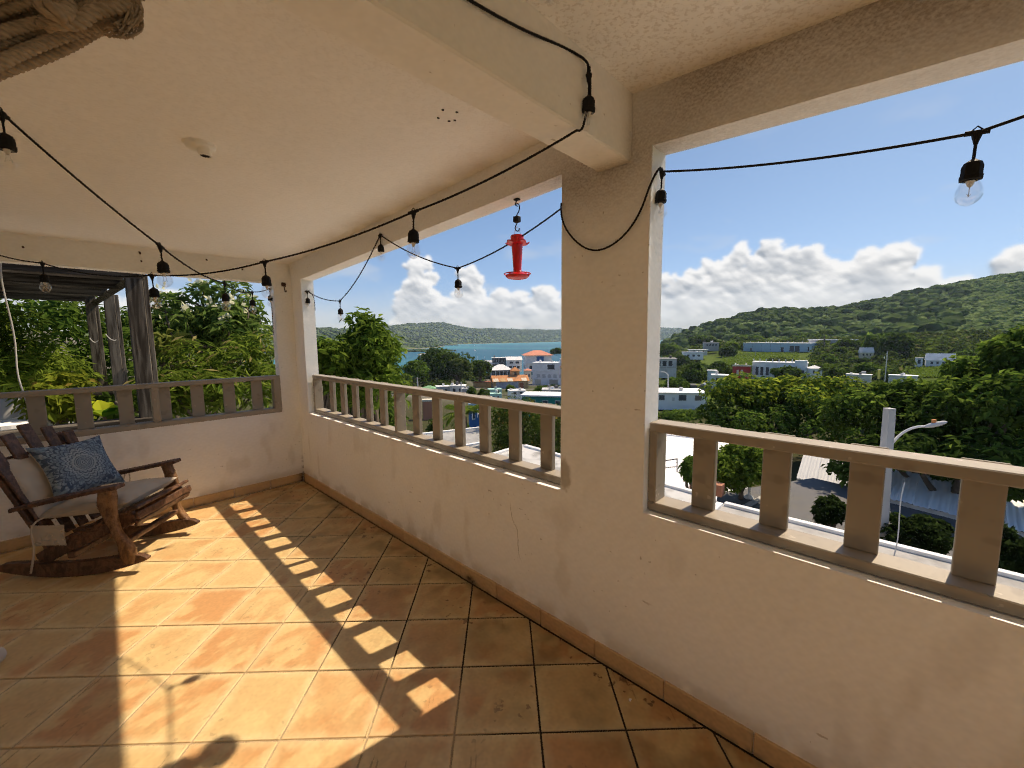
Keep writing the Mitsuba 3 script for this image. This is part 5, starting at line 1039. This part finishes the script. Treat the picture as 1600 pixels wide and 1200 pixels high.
# ------------------------------------------------------------------ trees and bushes
def px_m(u, D): d = sight(u, 530); return D / (FOC * math.hypot(d[0], d[1]) / (d @ FWD)) / 1.0
def bush(name, label, u, v, D, ru, rv, pal, n_cl, n_lf, L, W, seed, depth=.8, cat='bush', drop=2.0, **kw):
    """Crown centre on the sight line (u, v) at D metres; ru, rv: half size as it appears, in pixels of the survey photo."""
    c = at(u, v, D); s = D / FOC * ((sight(u, v) @ FWD) / math.hypot(*sight(u, v)[:2])); 
    rx, rz = ru * s * (sight(u, 530) @ FWD), rv * s
    base = np.array([c[0], c[1], min(c[2] - rz - drop, ground(c[0], c[1]).item() if drop > 5 else 99)])
    return tree(name, label, base, c, (rx * depth if kw.get('sq') else rx, rx, rz), pal, n_cl, n_lf, L, W, seed=seed, cat=cat, **{k: v for k, v in kw.items() if k != 'sq'})
# middle opening: the pair of tall leafy trees by the corner
bush('leafy_tree', 'tall leafy tree with bright drooping leaves right of the corner pier', 578, 585, 9.5, 50, 92, [(.08, .15, .02), (.22, .32, .05)], 62, 66, .21, .075, 31, cat='tree', drop=3, flat=1.0, up=.2, clump=.26, hollow=.3, extra=lambda g, cs: [foliage(g, cs, np.full(len(cs), .34), 18, .2, .075, LT, 1.0, .5)])
bush('leafy_tree', 'shorter leafy tree against the corner pier', 516, 580, 9.0, 24, 62, [(.08, .15, .02), (.24, .33, .05)], 34, 80, .18, .08, 32, cat='tree', drop=3, flat=1.0, up=.2, clump=.3, hollow=.3, extra=lambda g, cs: [foliage(g, cs, np.full(len(cs), .3), 18, .18, .07, LT, 1.0, .5)])
bush('garden_bush', 'dark bush behind the left balusters under the leafy tree', 560, 660, 11, 70, 40, DK, 40, 90, .16, .07, 33)
bush('shade_tree', 'large dark rounded tree before the bay', 690, 578, 165, 40, 29, DK, 70, 110, 1.3, .8, 34, cat='tree', drop=8)
bush('shade_tree', 'lighter green tree in front of the large dark tree', 716, 578, 158, 20, 17, OL, 34, 100, 1.1, .7, 35, cat='tree', drop=6)
bush('shade_tree', 'dark round tree left of the white pavilion', 752, 578, 175, 16, 15, DK, 34, 90, 1.2, .7, 36, cat='tree', drop=6)
bush('shade_tree', 'mid green tree behind the green kiosk', 648, 585, 125, 17, 22, MD, 34, 100, .9, .5, 37, cat='tree', drop=6)
bush('shade_tree', 'pale green tree left of the green kiosk', 622, 600, 110, 20, 14, LT, 24, 90, .8, .5, 38, cat='tree', drop=6)
for i, (u, v, D, ru, rv, pal, lab) in enumerate([(737, 612, 95, 5, 6, MD, 'small tree before the ochre wall'), (757, 616, 90, 9, 6, DK, 'dark shrub beside the mint hut'), (797, 609, 120, 5, 6, LT, 'young palm like tree before the mural'), (846, 611, 110, 14, 6, MD, 'shrubs below the white building'), (868, 606, 150, 8, 3, DK, 'dark shrub at the foot of the white building'),
                                               (870, 549, 330, 8, 3, DK, 'dark trees on the shore right of the orange roof'), (681, 672, 26, 12, 16, DK, 'dark bush behind the balusters beside the red shed'), (722, 672, 24, 14, 12, MD, 'garden shrub under the small palm'), (606, 690, 18, 14, 14, MD, 'shrub low behind the balusters')]):
    bush('shrub', lab, u, v, D, ru, rv, pal, 14, 90, max(.12, D * .006), max(.07, D * .0035), 50 + i, cat='shrub', trunk=True)
g = np.random.default_rng(77)
# ivy bank / hedge beyond the roofs, behind the right hand balusters
hp = []
for yy in np.arange(4.0, 9.6, .36):
    for zz in np.arange(-3.8, -1.5, .42): hp.append((12.3 + g.uniform(-.5, .5), yy + g.uniform(-.2, .2), zz + g.uniform(-.2, .2)))
hp = np.array(hp); k = thing('hedge', 'tall tangled hedge of small glossy leaves behind the right balusters of the middle opening', 'hedge')
add('stems', join([tube(spline([(p[0], p[1], -5), (p[0] + .1, p[1] + .1, p[2] - .4), p], 6), .02, 5) for p in hp[::3]]), 'bark', k)
leafpart('leaves', [foliage(g, hp, np.full(len(hp), .50), 150, .12, .07, [(.05, .09, .016), (.15, .21, .04), (.34, .24, .05)], 1.0, .4, hollow=.35)], k)
# small palm
def palm(label, base, h, L, n, seed, pal=LT):
    g = np.random.default_rng(seed); t = thing('palm_tree', label, 'palm'); top = np.asarray(base, float) + [0, 0, h]
    add('trunk', tube([base, top], [.14 * L / 1.6, .10 * L / 1.6], 8), 'bark', t, smooth=True)
    for i in range(n):
        a = i * 2.4 + g.uniform(-.2, .2); el = g.uniform(.2, 1.2); d = np.array([math.cos(a) * math.cos(el), math.sin(a) * math.cos(el), math.sin(el)])
        p = spline([top, top + d * L * .5, top + d * L * .9 + [0, 0, -.35 * L * math.cos(el)]], 18); tn = unit(np.gradient(p, axis=0)); sd = unit(np.cross(tn, [0, 0, 1.0])); parts = []
        ss = np.arange(2, 18)
        for s_ in (-1, 1):
            ax = unit(sd[ss] * s_ + tn[ss] * .7 + [0, 0, -.25]); ln = L * .38 * np.sin((ss - 1) / 18 * np.pi) ** .6 + .02
            tcol = g.random((len(ss), 1)); parts.append(leafmesh(p[ss], ax, np.tile([0, 0, 1.0], (len(ss), 1)), ln, L * .035, np.array(pal[0]) * (1 - tcol) + np.array(pal[1]) * tcol, .1, .2))
        leafpart('frond', parts, t, kind=None)
palm('young palm with arching fronds behind the balusters', at(727, 680, 22), 1.0, 1.5, 11, 3)
palm('slim palm in front of the industrial building', at(1286, 562, 300), 14, 5, 14, 4, DK)
palm('dark palm right of the house with the curved canopy', at(1295, 596, 145), 3, 3.2, 12, 5, DK)
# right opening: the big canopies
def big(label, blobs, D, pal, seed, L, W, per, cat='tree', base_uv=None, n_lf=150, cr=.5, sunlit_pal=None, up=.55):
    """Crown made of surveyed masses (u, v, ru, rv, dD)."""
    g = np.random.default_rng(seed); cs, rs_ = [], []
    for (u, v, ru, rv, dD) in blobs:
        DD = D + dD; c = at(u, v, DD); s = DD / FOC * ((sight(u, v) @ FWD) / math.hypot(*sight(u, v)[:2])); rx, rz = ru * s * (sight(u, 530) @ FWD), rv * s
        n = max(3, int(per * rx * rz)); d = unit(g.normal(size=(n, 3))); d[:, 2] = np.where(d[:, 2] < -.3, -d[:, 2] * .6, d[:, 2])
        cs.append(c + d * np.array([rx, rx, rz]) * ((.45 + .55 * g.random(n)) ** .6)[:, None]); rs_.append(np.full(n, cr) * (.6 + .8 * g.random(n)))
    cs, rs_ = np.vstack(cs), np.concatenate(rs_); t = thing('canopy_tree', label, cat)
    c = cs.mean(0); base = np.array([c[0], c[1], ground(c[0], c[1]).item() - .3]); sel = cs[g.choice(len(cs), min(14, len(cs)), replace=False)]
    add('trunk', limbs(g, base, sel, .28), 'bark', t, smooth=True)
    parts = [foliage(g, cs, rs_, n_lf, L, W, pal, .75, up, hollow=.4)]
    if sunlit_pal is not None:
        hi = cs[:, 2] > np.quantile(cs[:, 2], .45); parts.append(foliage(g, cs[hi] + [.1, 0, .16], rs_[hi], n_lf // 2, L, W, sunlit_pal, .6, .9, hollow=.7))  # paler leaves on the upper clumps put sunlight into the crown colour
    leafpart('crown', parts, t); return len(cs)
nb = big('broad rounded tree with sunlit yellow green top in the middle of the right opening', [(1150, 625, 45, 34, 0), (1200, 628, 60, 44, 1), (1255, 632, 55, 44, 0), (1300, 640, 45, 40, 1), (1110, 655, 36, 26, -1), (1180, 665, 70, 34, -2), (1270, 670, 60, 34, -2), (1235, 610, 60, 22, 2)], 33, MD, 61, .34, .17, 4.6, sunlit_pal=[(.16, .22, .022), (.44, .50, .06)], n_lf=120, cr=.85)
nb2 = big('olive tree with small leaves between the two big canopies', [(1330, 612, 50, 16, 0), (1390, 618, 40, 16, 1), (1285, 607, 30, 10, 1)], 48, OL, 62, .35, .16, 5.5, n_lf=110, cr=.9)
nb3 = big('huge dark glossy tree filling the right edge of the view', [(1340, 664, 46, 36, 0), (1400, 650, 52, 46, 1), (1450, 642, 46, 40, 2), (1525, 590, 40, 36, 2), (1570, 572, 44, 40, 1), (1615, 560, 50, 50, 1), (1500, 650, 70, 50, 0), (1580, 650, 70, 60, -1), (1650, 640, 60, 80, -1), (1370, 720, 44, 40, -1), (1460, 720, 60, 40, -2), (1560, 730, 70, 44, -2), (1620, 760, 50, 60, -2), (1330, 740, 26, 30, -1), (1420, 690, 60, 40, 1), (1540, 690, 60, 50, 1), (1480, 780, 60, 40, 0), (1580, 820, 60, 60, 0), (1390, 790, 40, 40, 1), (1640, 860, 60, 60, 0)], 20.5, DK, 63, .27, .13, 13.0, sunlit_pal=[(.07, .13, .02), (.22, .31, .05)], n_lf=120, cr=.52)
bush('garden_bush', 'bright leafy bush standing behind the white kerb of the near roof', 1157, 735, 15.5, 58, 46, LT, 110, 80, .17, .10, 64, drop=.6, clump=.30, hollow=.3)
bush('garden_bush', 'small leafy shoot at the white roof beside the first baluster', 1083, 735, 13.5, 14, 24, MD, 16, 60, .18, .10, 65, drop=1.5)
for i, (u, v, D, ru, rv, pal, lab) in enumerate([(1060, 655, 50, 40, 9, MD, 'long clipped hedge below the white bungalow'), (1055, 607, 100, 22, 16, MD, 'round green tree left behind the bungalow'), (1085, 592, 130, 20, 22, DK, 'dark tree above the bungalow roof'), (1120, 585, 160, 18, 20, DK, 'dark tree left of the red house'), (1062, 566, 230, 14, 8, DK, 'dark trees by the white terraced house'),
        (1136, 549, 300, 9, 7, DK, 'rounded tree beside the grey villa'), (1143, 544, 322, 9, 8, LT, 'round light tree left of the industrial building'), (1216, 571, 190, 26, 9, OL, 'olive brush in front of the industrial building'), (1230, 583, 148, 22, 6, DK, 'dark tree before the balustrade house'), (1310, 560, 250, 16, 16, DK, 'dark tree right of the industrial building'),
        (1290, 567, 230, 18, 10, MD, 'tree below the right end of the industrial building'), (1340, 575, 210, 18, 14, DK, 'dark tree beside the rusty roofed house'), (1400, 553, 245, 26, 32, DK, 'tall dark dome shaped tree left of the meadow'), (1372, 545, 270, 26, 22, MD, 'tall tree behind the rusty roofed house'), (1325, 545, 290, 18, 14, DK, 'spreading dark tree at the end of the industrial building'), (1310, 590, 145, 20, 9, DK, 'dark shrubs right of the canopy house'), (1355, 580, 170, 18, 10, MD, 'shrubs above the long white roof'), (1510, 562, 230, 20, 10, MD, 'trees behind the farmhouse'),
        (1046, 548, 330, 16, 8, MD, 'trees on the shore slope beside the column'), (1100, 538, 380, 22, 10, DK, 'dark wood above the grey villa'), (1170, 535, 400, 26, 8, MD, 'wood behind the industrial building left part'), (1256, 533, 400, 34, 8, MD, 'wood behind the industrial building right part')]):
    bush('shade_tree', lab, u, v, D, ru, rv, pal, 30, 80, max(.2, D * .0072), max(.12, D * .0042), 80 + i, cat='tree', drop=4)
for i, (u, v, D, ru, rv, lab) in enumerate([(1440, 838, 13.4, 62, 26, 'added shrub with near black leaves for the shade below the right tin roof'), (1565, 868, 12.6, 50, 40, 'added shrub with near black leaves for the shade at the lower right corner of the view'), (1300, 800, 14.2, 26, 20, 'added shrub with near black leaves for the shadow at the edge of the dark concrete roof')]):
    bush('garden_bush', lab, u, v, D, ru, rv, [(.018, .032, .010), (.05, .08, .02)], 60, 70, .17, .09, 120 + i, drop=1.0, clump=.3, hollow=.2)  # shrubs added to blacken shaded spots; near-black leaf colour carries the shade
# thickets filling the ground between the houses
g = np.random.default_rng(31); vs_ = []
for (ua, ub, Da, Db, n) in [(1030, 1560, 85, 370, 900), (630, 880, 60, 300, 170)]:
    x, y, D = scatter(n, ua, ub, Da, Db, lambda x, y, D, z: z > SEA + 1); z = ground(x, y); r = g.uniform(1.6, 3.6, len(x)) * (.55 + D / 420); keep = []
    for q in range(len(x)):
        d = np.array([x[q], y[q], z[q] + r[q]]) - CAM; w = d @ FWD; uu, vv = 800 + FOC * (d @ RGT) / w, 600 - FOC * (d @ UPV) / w; rp = FOC * r[q] / w
        bad = any(a - rp < uu < b + rp and D[q] < dh + 14 and vv - rp < vb and vv + rp * 1.3 > vt for (a, b, vt, vb, dh) in EXTS) or any(a < uu < b and vt < vv < vb for (a, b, vt, vb) in [(1105, 1215, 548, 572), (1398, 1500, 566, 592), (1240, 1280, 560, 566)])
        if not bad: keep.append(q)
    k = np.array(keep); vs_.append((np.stack([x[k], y[k], z[k] + r[k] * .55], -1), r[k], D[k]))
cc = np.vstack([q[0] for q in vs_]); rr = np.concatenate([q[1] for q in vs_]); DD = np.concatenate([q[2] for q in vs_])
parts = []
for lo, hi in ((0, 130), (130, 230), (230, 999)):
    m_ = (DD >= lo) & (DD < hi)
    if m_.any(): parts.append(foliage(g, cc[m_], rr[m_], 95, DD[m_].mean() * .0075, DD[m_].mean() * .0045, [(.040, .070, .016), (.125, .175, .035), (.2, .2, .08)], .8, .7, hollow=.5))
leafpart('valley_thicket', parts, None)
# meadow grass below the farmhouse and by the warehouse
def grass(name, u0, u1, v0, v1, Da, Db, n, seed, pal=LT):
    g = np.random.default_rng(seed); a = np.radians(g.uniform(*sorted((_azel(u0, 530)[0], _azel(u1, 530)[0])), n)); D = g.uniform(Da, Db, n); x, y = CAM[0] + D * np.cos(a), CAM[1] + D * np.sin(a)
    p = np.stack([x, y, ground(x, y)], -1); ax = unit(np.stack([g.normal(0, .4, n), g.normal(0, .4, n), np.ones(n)], -1)); t = g.random((n, 1)); col = np.array(pal[0]) * (1 - t) + np.array(pal[1]) * t
    leafpart(name, [leafmesh(p, ax, g.normal(size=(n, 3)), g.uniform(.5, 1.1, n), .35, col, .1, .3)], None)
grass('meadow_grass', 1395, 1520, 0, 0, 165, 210, 9000, 5); grass('meadow_grass', 1130, 1250, 0, 0, 200, 325, 9000, 6)

# ------------------------------------------------------------------ the neighbour's terrace behind the end wall
def grey_wood(kx, ky, kz):
    def f(p, n, uv):
        r = mikit.fbm(p.x * kx * .2, p.y * ky * .2, p.z * kz * .2); q = mikit.fbm(p.x * kx + r * 2, p.y * ky, p.z * kz + r * 2)
        return mikit.mix((.21, .19, .165), (.055, .046, .038), mikit.smoothstep(.3, .7, q * .75 + r * .25))
    return f
scene['weathered_post'] = two({'type': 'diffuse', 'reflectance': mikit.proc(grey_wood(46, 46, 3.0))})
scene['weathered_wood'] = two({'type': 'diffuse', 'reflectance': mikit.proc(grey_wood(3.0, 40, 40))})
t = thing('pergola', 'weathered grey timber pergola over the neighbouring terrace', 'pergola')
PZ = 2.33
posts = [(-1.255, -1.113, 1.2), (-1.338, -1.215, 3.9), (-1.522, -1.406, 5.1)]
for (x0, x1, y) in posts:
    add('post', wobble(cbox((x0, y, .70), (x1, y + .13, PZ), .006), .09, .0035, 3, int(y * 10)), 'weathered_post', t)
    add('post_trim', wobble(cbox((x1 + .001, y + .012, .70), (x1 + .045, y + .11, PZ - .01), .005), .12, .003, 3, int(y * 10) + 3), 'weathered_post', t)
for k in range(13):
    y = 1.12 + .34 * k; add('roof_board', wobble(cbox((-6.5, y, PZ + .06 + .03 * (k % 2)), (-1.09 - .073 * (y - 1.2), y + .315, PZ + .085 + .03 * (k % 2)), .004), .25, .006, 2, 30 + k), 'weathered_wood', t)
for k in range(4): add('roof_beam', wobble(cbox((-6.5, 1.2 + 1.3 * k, PZ - .05 + .0), (-1.10 - .073 * 1.3 * k, 1.27 + 1.3 * k, PZ + .06), .006), .25, .006, 2, 60 + k), 'weathered_wood', t)
add('edge_beam', wobble(tube([(-1.12, 1.15, PZ + .02), (-1.41, 5.35, PZ - .06)], .055, 4), .2, .004, 3, 70), 'weathered_wood', t)
add('sill_beam', wobble(cbox((-6.5, 1.18, .68), (-1.02, 1.36, .76), .01), .2, .01, 3, 80), 'weathered_wood', t)
add('sill_beam', wobble(cbox((-6.5, 5.0, .70), (-1.3, 5.2, .80), .01), .2, .01, 3, 81), 'weathered_wood', t)
add('rail_beam', wobble(cbox((-6.5, 5.05, 1.0), (-2.3, 5.15, 1.08), .01), .2, .01, 3, 82), 'weathered_wood', t)
tw = cbox((-7, .8, -.3), (-.9, 5.4, -.05)); tp('slab', tw, 'concrete', t, .4)
k = thing('stair_board', 'short sloping grey board beside the nearest pergola post', 'board'); add('board', wobble(plank((-.2, 0, 0), (.28, 0, -.32), .2, .03, seed=3), .1, .003, 3, 5).apply_translation(on_y(214, 626, 1.9)), 'weathered_wood', k)
# wicker armchair and side table, white garden things
t = thing('wicker_armchair', 'white wicker armchair on the neighbouring terrace', 'armchair'); wc0 = on_y(70, 662, 2.9)
tp('seat', xf(cbox((-.3, -.3, .0), (.3, .3, .07), .02), wc0 + [-.12, 0, -.22]), 'white', t); 
for s_ in range(12):
    a = -0.5 + s_ * .30; tp('wicker_stave', tube(spline([wc0 + [-.12 + .30 * math.cos(a), .30 * math.sin(a), -.55], wc0 + [-.12 + .34 * math.cos(a), .34 * math.sin(a), -.1], wc0 + [-.12 + .43 * math.cos(a), .43 * math.sin(a), .16 + .07 * math.cos(a)]], 8), .016, 5), 'white', t, .1)
tp('rim', tube([wc0 + [-.12 + .44 * math.cos(a), .44 * math.sin(a), .165 + .07 * math.cos(a)] for a in np.linspace(-.6, 3.0, 24)], .028, 7), 'white', t, .1)
t = thing('garden_chair', 'white metal garden chair with a pale cushion at the far left', 'chair'); g0 = on_y(38, 668, 2.3)
tp('frame', join([tube(spline([g0 + [-.22, 0, -.3], g0 + [-.20, 0, .02], g0 + [0, 0, .12], g0 + [.20, 0, .02], g0 + [.22, 0, -.3]], 20), .016, 6), tube([g0 + [-.2, .0, .0], g0 + [.2, 0, .0]], .012, 6)]), 'white', t, .05)
tp('cushion', pad(g0 + [0, .15, .12], (1, 0, 0), (0, .25, .97), (0, -1, .2), .42, .50, .12, 14, seed=4)[0], 'lightgrey', t, .4, smooth=60)
t = thing('garden_table', 'white round garden table at the far left edge', 'table'); g1 = on_y(6, 664, 2.0)
tp('top', xf(lathe([(.0, -.02), (.26, -.02), (.26, .02), (0, .02)], 24), g1), 'white', t, .05); tp('leg', tube([g1 - [0, 0, .7], g1], .03, 6), 'white', t)
k = thing('hanging_cable', 'pale cable hanging outside the end opening at the far left', 'cable'); tp('cable', tube(spline([on_y(2, 404, .35), on_y(3, 440, .4), on_y(12, 480, .45), on_y(24, 540, .5), on_y(29, 590, .5), on_y(37, 615, .5), on_y(45, 660, .5)], 40), .0065, 6), 'lightgrey', k, .3)
k = thing('guy_wire', 'thin pale wires slung between the two rear pergola posts', 'wire'); tp('wire', join([tube(sag(on_y(140, 528, 5.0), on_y(153, 532, 5.0), .05), .007, 4), tube(sag(on_y(165, 522, 3.85), on_y(182, 531, 3.85), .04), .006, 4)]), 'lightgrey', k)
# planting behind it
g = np.random.default_rng(9)
def feathery(label, blobs, D, seed, pal, L=.34, W=.07, per=26, n_lf=60, cr=.32, name='feathery_shrub', cat='shrub'):
    gg = np.random.default_rng(seed); t = thing(name, label, cat); cs = []
    for (u, v, ru, rv, dD) in blobs:
        c = at(u, v, D + dD); s = (D + dD) / FOC * ((sight(u, v) @ FWD) / math.hypot(*sight(u, v)[:2])); rx, rz = ru * s * (sight(u, 530) @ FWD), rv * s; n = max(4, int(per * rx * rz)); d = unit(gg.normal(size=(n, 3)))
        cs.append(c + d * np.array([rx, rx, rz]) * ((.3 + .7 * gg.random(n)) ** .6)[:, None])
    cs = np.vstack(cs); c = cs.mean(0); add('trunk', limbs(gg, [c[0], c[1], min(cs[:, 2].min() - .5, -.3)], cs[gg.choice(len(cs), min(12, len(cs)), replace=False)], .06), 'bark', t, smooth=True)
    leafpart('leaves', [foliage(gg, cs, np.full(len(cs), cr), n_lf, L, W, pal, .8, .7, .3, .08, hollow=.2)], t)
feathery('feathery bright green tree at the far left behind the pergola', [(10, 540, 60, 60, 0), (60, 560, 40, 50, 0), (20, 600, 60, 26, -.5), (90, 590, 30, 30, .5), (-60, 540, 60, 80, 0)], 9.5, 201, [(.11, .18, .022), (.30, .39, .06)], .15, .032, 20, 210, .40, cat='tree')
feathery('dark leafed tree behind the rear pergola posts', [(110, 510, 60, 44, 0), (60, 490, 60, 24, 1.5), (160, 520, 40, 50, 1), (200, 510, 40, 44, 1), (130, 570, 46, 36, 0), (210, 570, 30, 40, 0), (0, 480, 60, 20, 2), (165, 615, 60, 34, -2.2), (60, 620, 60, 30, -1.5)], 12.5, 202, MD, .17, .08, 11, 120, .5, 'dense_tree', 'tree')
feathery('low yellow green shrub behind the rail at the left', [(95, 612, 34, 16, 0), (108, 636, 22, 16, -.3), (72, 632, 20, 20, -.4)], 7.5, 203, [(.11, .16, .02), (.30, .34, .04), (.34, .27, .06)], .12, .05, 40, 90, .2)
feathery('tangled green shrubs behind the end railing', [(290, 570, 40, 34, 0), (350, 565, 44, 34, 0), (405, 560, 30, 40, .3), (300, 620, 50, 28, -.6), (370, 620, 50, 30, -.6), (420, 610, 22, 36, -.3), (250, 610, 30, 30, -.4)], 7.2, 204, [(.085, .15, .02), (.25, .32, .05), (.40, .34, .14)], .17, .032, 24, 120, .3)
def plumeria(label, u, v, D, ru, rv, seed, n_cl, extra=None):
    gg = np.random.default_rng(seed); c = at(u, v, D); s = D / FOC * ((sight(u, v) @ FWD) / math.hypot(*sight(u, v)[:2])); rx, rz = ru * s * (sight(u, 530) @ FWD), rv * s
    cs = np.vstack([c + unit(gg.normal(size=(n_cl, 3))) * np.array([rx, rx, rz]) * ((.2 + .8 * gg.random(n_cl)) ** .6)[:, None]] + ([np.array(extra)] if extra is not None else []))
    t = thing('flowering_tree', label, 'tree'); base = np.array([c[0], c[1], -1.0]); add('trunk', limbs(gg, base, cs[gg.choice(len(cs), min(26, len(cs)), replace=False)], .07), 'bark', t, smooth=True)
    extra_l = join([tube(spline([c + [0, 0, -rz * .5], (c + q) / 2 + gg.normal(0, .15, 3), q], 8), np.linspace(.03, .010, 8), 5) for q in cs[::2]]); add('twigs', extra_l, 'bark', t, smooth=True)
    leafpart('leaves', [foliage(gg, cs, np.full(len(cs), .21), 46, .17, .055, [(.07, .13, .03), (.24, .33, .08)], .7, .8, .4, .15, hollow=.2)], t)
    fl = cs[gg.random(len(cs)) < .55] + [0, 0, .16]; nfl = len(fl) * 9; kk = np.repeat(np.arange(len(fl)), 9)
    leafpart('blossoms', [leafmesh(fl[kk] + gg.normal(0, .035, (nfl, 3)), unit(gg.normal(size=(nfl, 3)) + [0, 0, .6]), gg.normal(size=(nfl, 3)), .10, .075, np.tile([.85, .84, .62], (nfl, 1)), .1, .0)], t)
ex = [at(u, v, 9.2 + dd) for u, v, dd in [(255, 468, 0), (268, 470, .2), (285, 475, .1), (370, 446, .1), (318, 455, 0), (306, 460, .1), (330, 452, .2), (410, 508, 0), (400, 490, 0), (345, 450, 0), (380, 470, 0), (395, 478, .2), (236, 480, .2)]]
plumeria('white flowering tree with bare twigs rising above the end railing', 345, 512, 9.2, 72, 36, 301, 60, ex)
plumeria('smaller white flowering tree beside the nearest pergola post', 262, 520, 10.5, 36, 40, 302, 34)
# dead looking stalks and strap leaves
kt = thing('strap_leaf_plant', 'clump of yellowish strap leaves beside the nearest pergola post', 'plant'); c = at(255, 545, 7.6); parts = []
for i in range(60):
    a = g.uniform(0, 6.28); d = np.array([math.cos(a), math.sin(a), .9]); parts.append(leafmesh(np.array([c + g.normal(0, .08, 3)]), np.array([d]), np.array([[0, 0, 1.0]]), g.uniform(.18, .32), .02, np.array([[.24, .27, .07]]) * g.uniform(.7, 1.2), .1, .6))
leafpart('leaves', parts, kt)
# broad yellow green leaves
kt = thing('broad_leaf_plant', 'bright yellow green broad leaved plant glowing behind the end railing', 'plant'); c = on_y(163, 652, 2.1)
add('stem', tube([c - [0, 0, .9], c + [0, 0, .05]], .018, 6), 'bark', kt)
for i, (az_, el, L, col) in enumerate([(2.6, 1.1, .40, (.50, .58, .03)), (1.2, .9, .36, (.46, .55, .04)), (-.2, .8, .40, (.16, .30, .03)), (.6, .6, .46, (.08, .20, .02)), (-.9, .7, .42, (.07, .18, .02)), (3.2, .6, .34, (.42, .5, .04)), (4.2, .8, .30, (.30, .42, .04)), (2.0, 1.3, .34, (.52, .58, .05)), (.1, .35, .44, (.06, .16, .02)), (5.4, .5, .4, (.10, .22, .02))]):
    d = np.array([math.cos(az_) * math.cos(el), math.sin(az_) * math.cos(el), math.sin(el)]); n_ = 9; s_ = np.linspace(0, 1, n_); wd = .085 * np.sin(np.pi * np.clip(s_, .02, 1) ** .8) + .002; sd = unit(np.cross(d, [0, 0, 1.0])); upn = np.cross(sd, d)
    cc = c + d * (s_[:, None] * L) - np.array([0, 0, 1]) * (s_[:, None] ** 2) * L * .35; l_, r_ = cc + sd * wd[:, None] + upn * wd[:, None] * .3, cc - sd * wd[:, None] + upn * wd[:, None] * .3
    v = np.stack([l_, cc, r_], 1).reshape(-1, 3); f = np.concatenate([[[3 * q, 3 * q + 1, 3 * q + 4], [3 * q, 3 * q + 4, 3 * q + 3], [3 * q + 1, 3 * q + 2, 3 * q + 5], [3 * q + 1, 3 * q + 5, 3 * q + 4]] for q in range(n_ - 1)])
    leafpart('leaf', [(v, f, np.tile(col, (len(v), 1)))], kt, kind=None)

# ------------------------------------------------------------------ sea air
scene['air'] = {'type': 'homogeneous', 'albedo': rgb(.95, .95, .95), 'sigma_t': rgb(.80e-4, .95e-4, 1.2e-4)}
scene['camera']['medium'] = {'type': 'ref', 'id': 'air'}
top = max(float(GZ.max()) + 30, 60.0); low = min(float(GZ.min()), SEA) - 1.5
scene['haze'] = {'type': 'cube', 'to_world': T().translate([0, 0, (top + low) / 2]).scale([31000, 31000, (top - low) / 2]), 'bsdf': {'type': 'null'}, 'interior': {'type': 'ref', 'id': 'air'}}
tag('haze', kind='stuff')
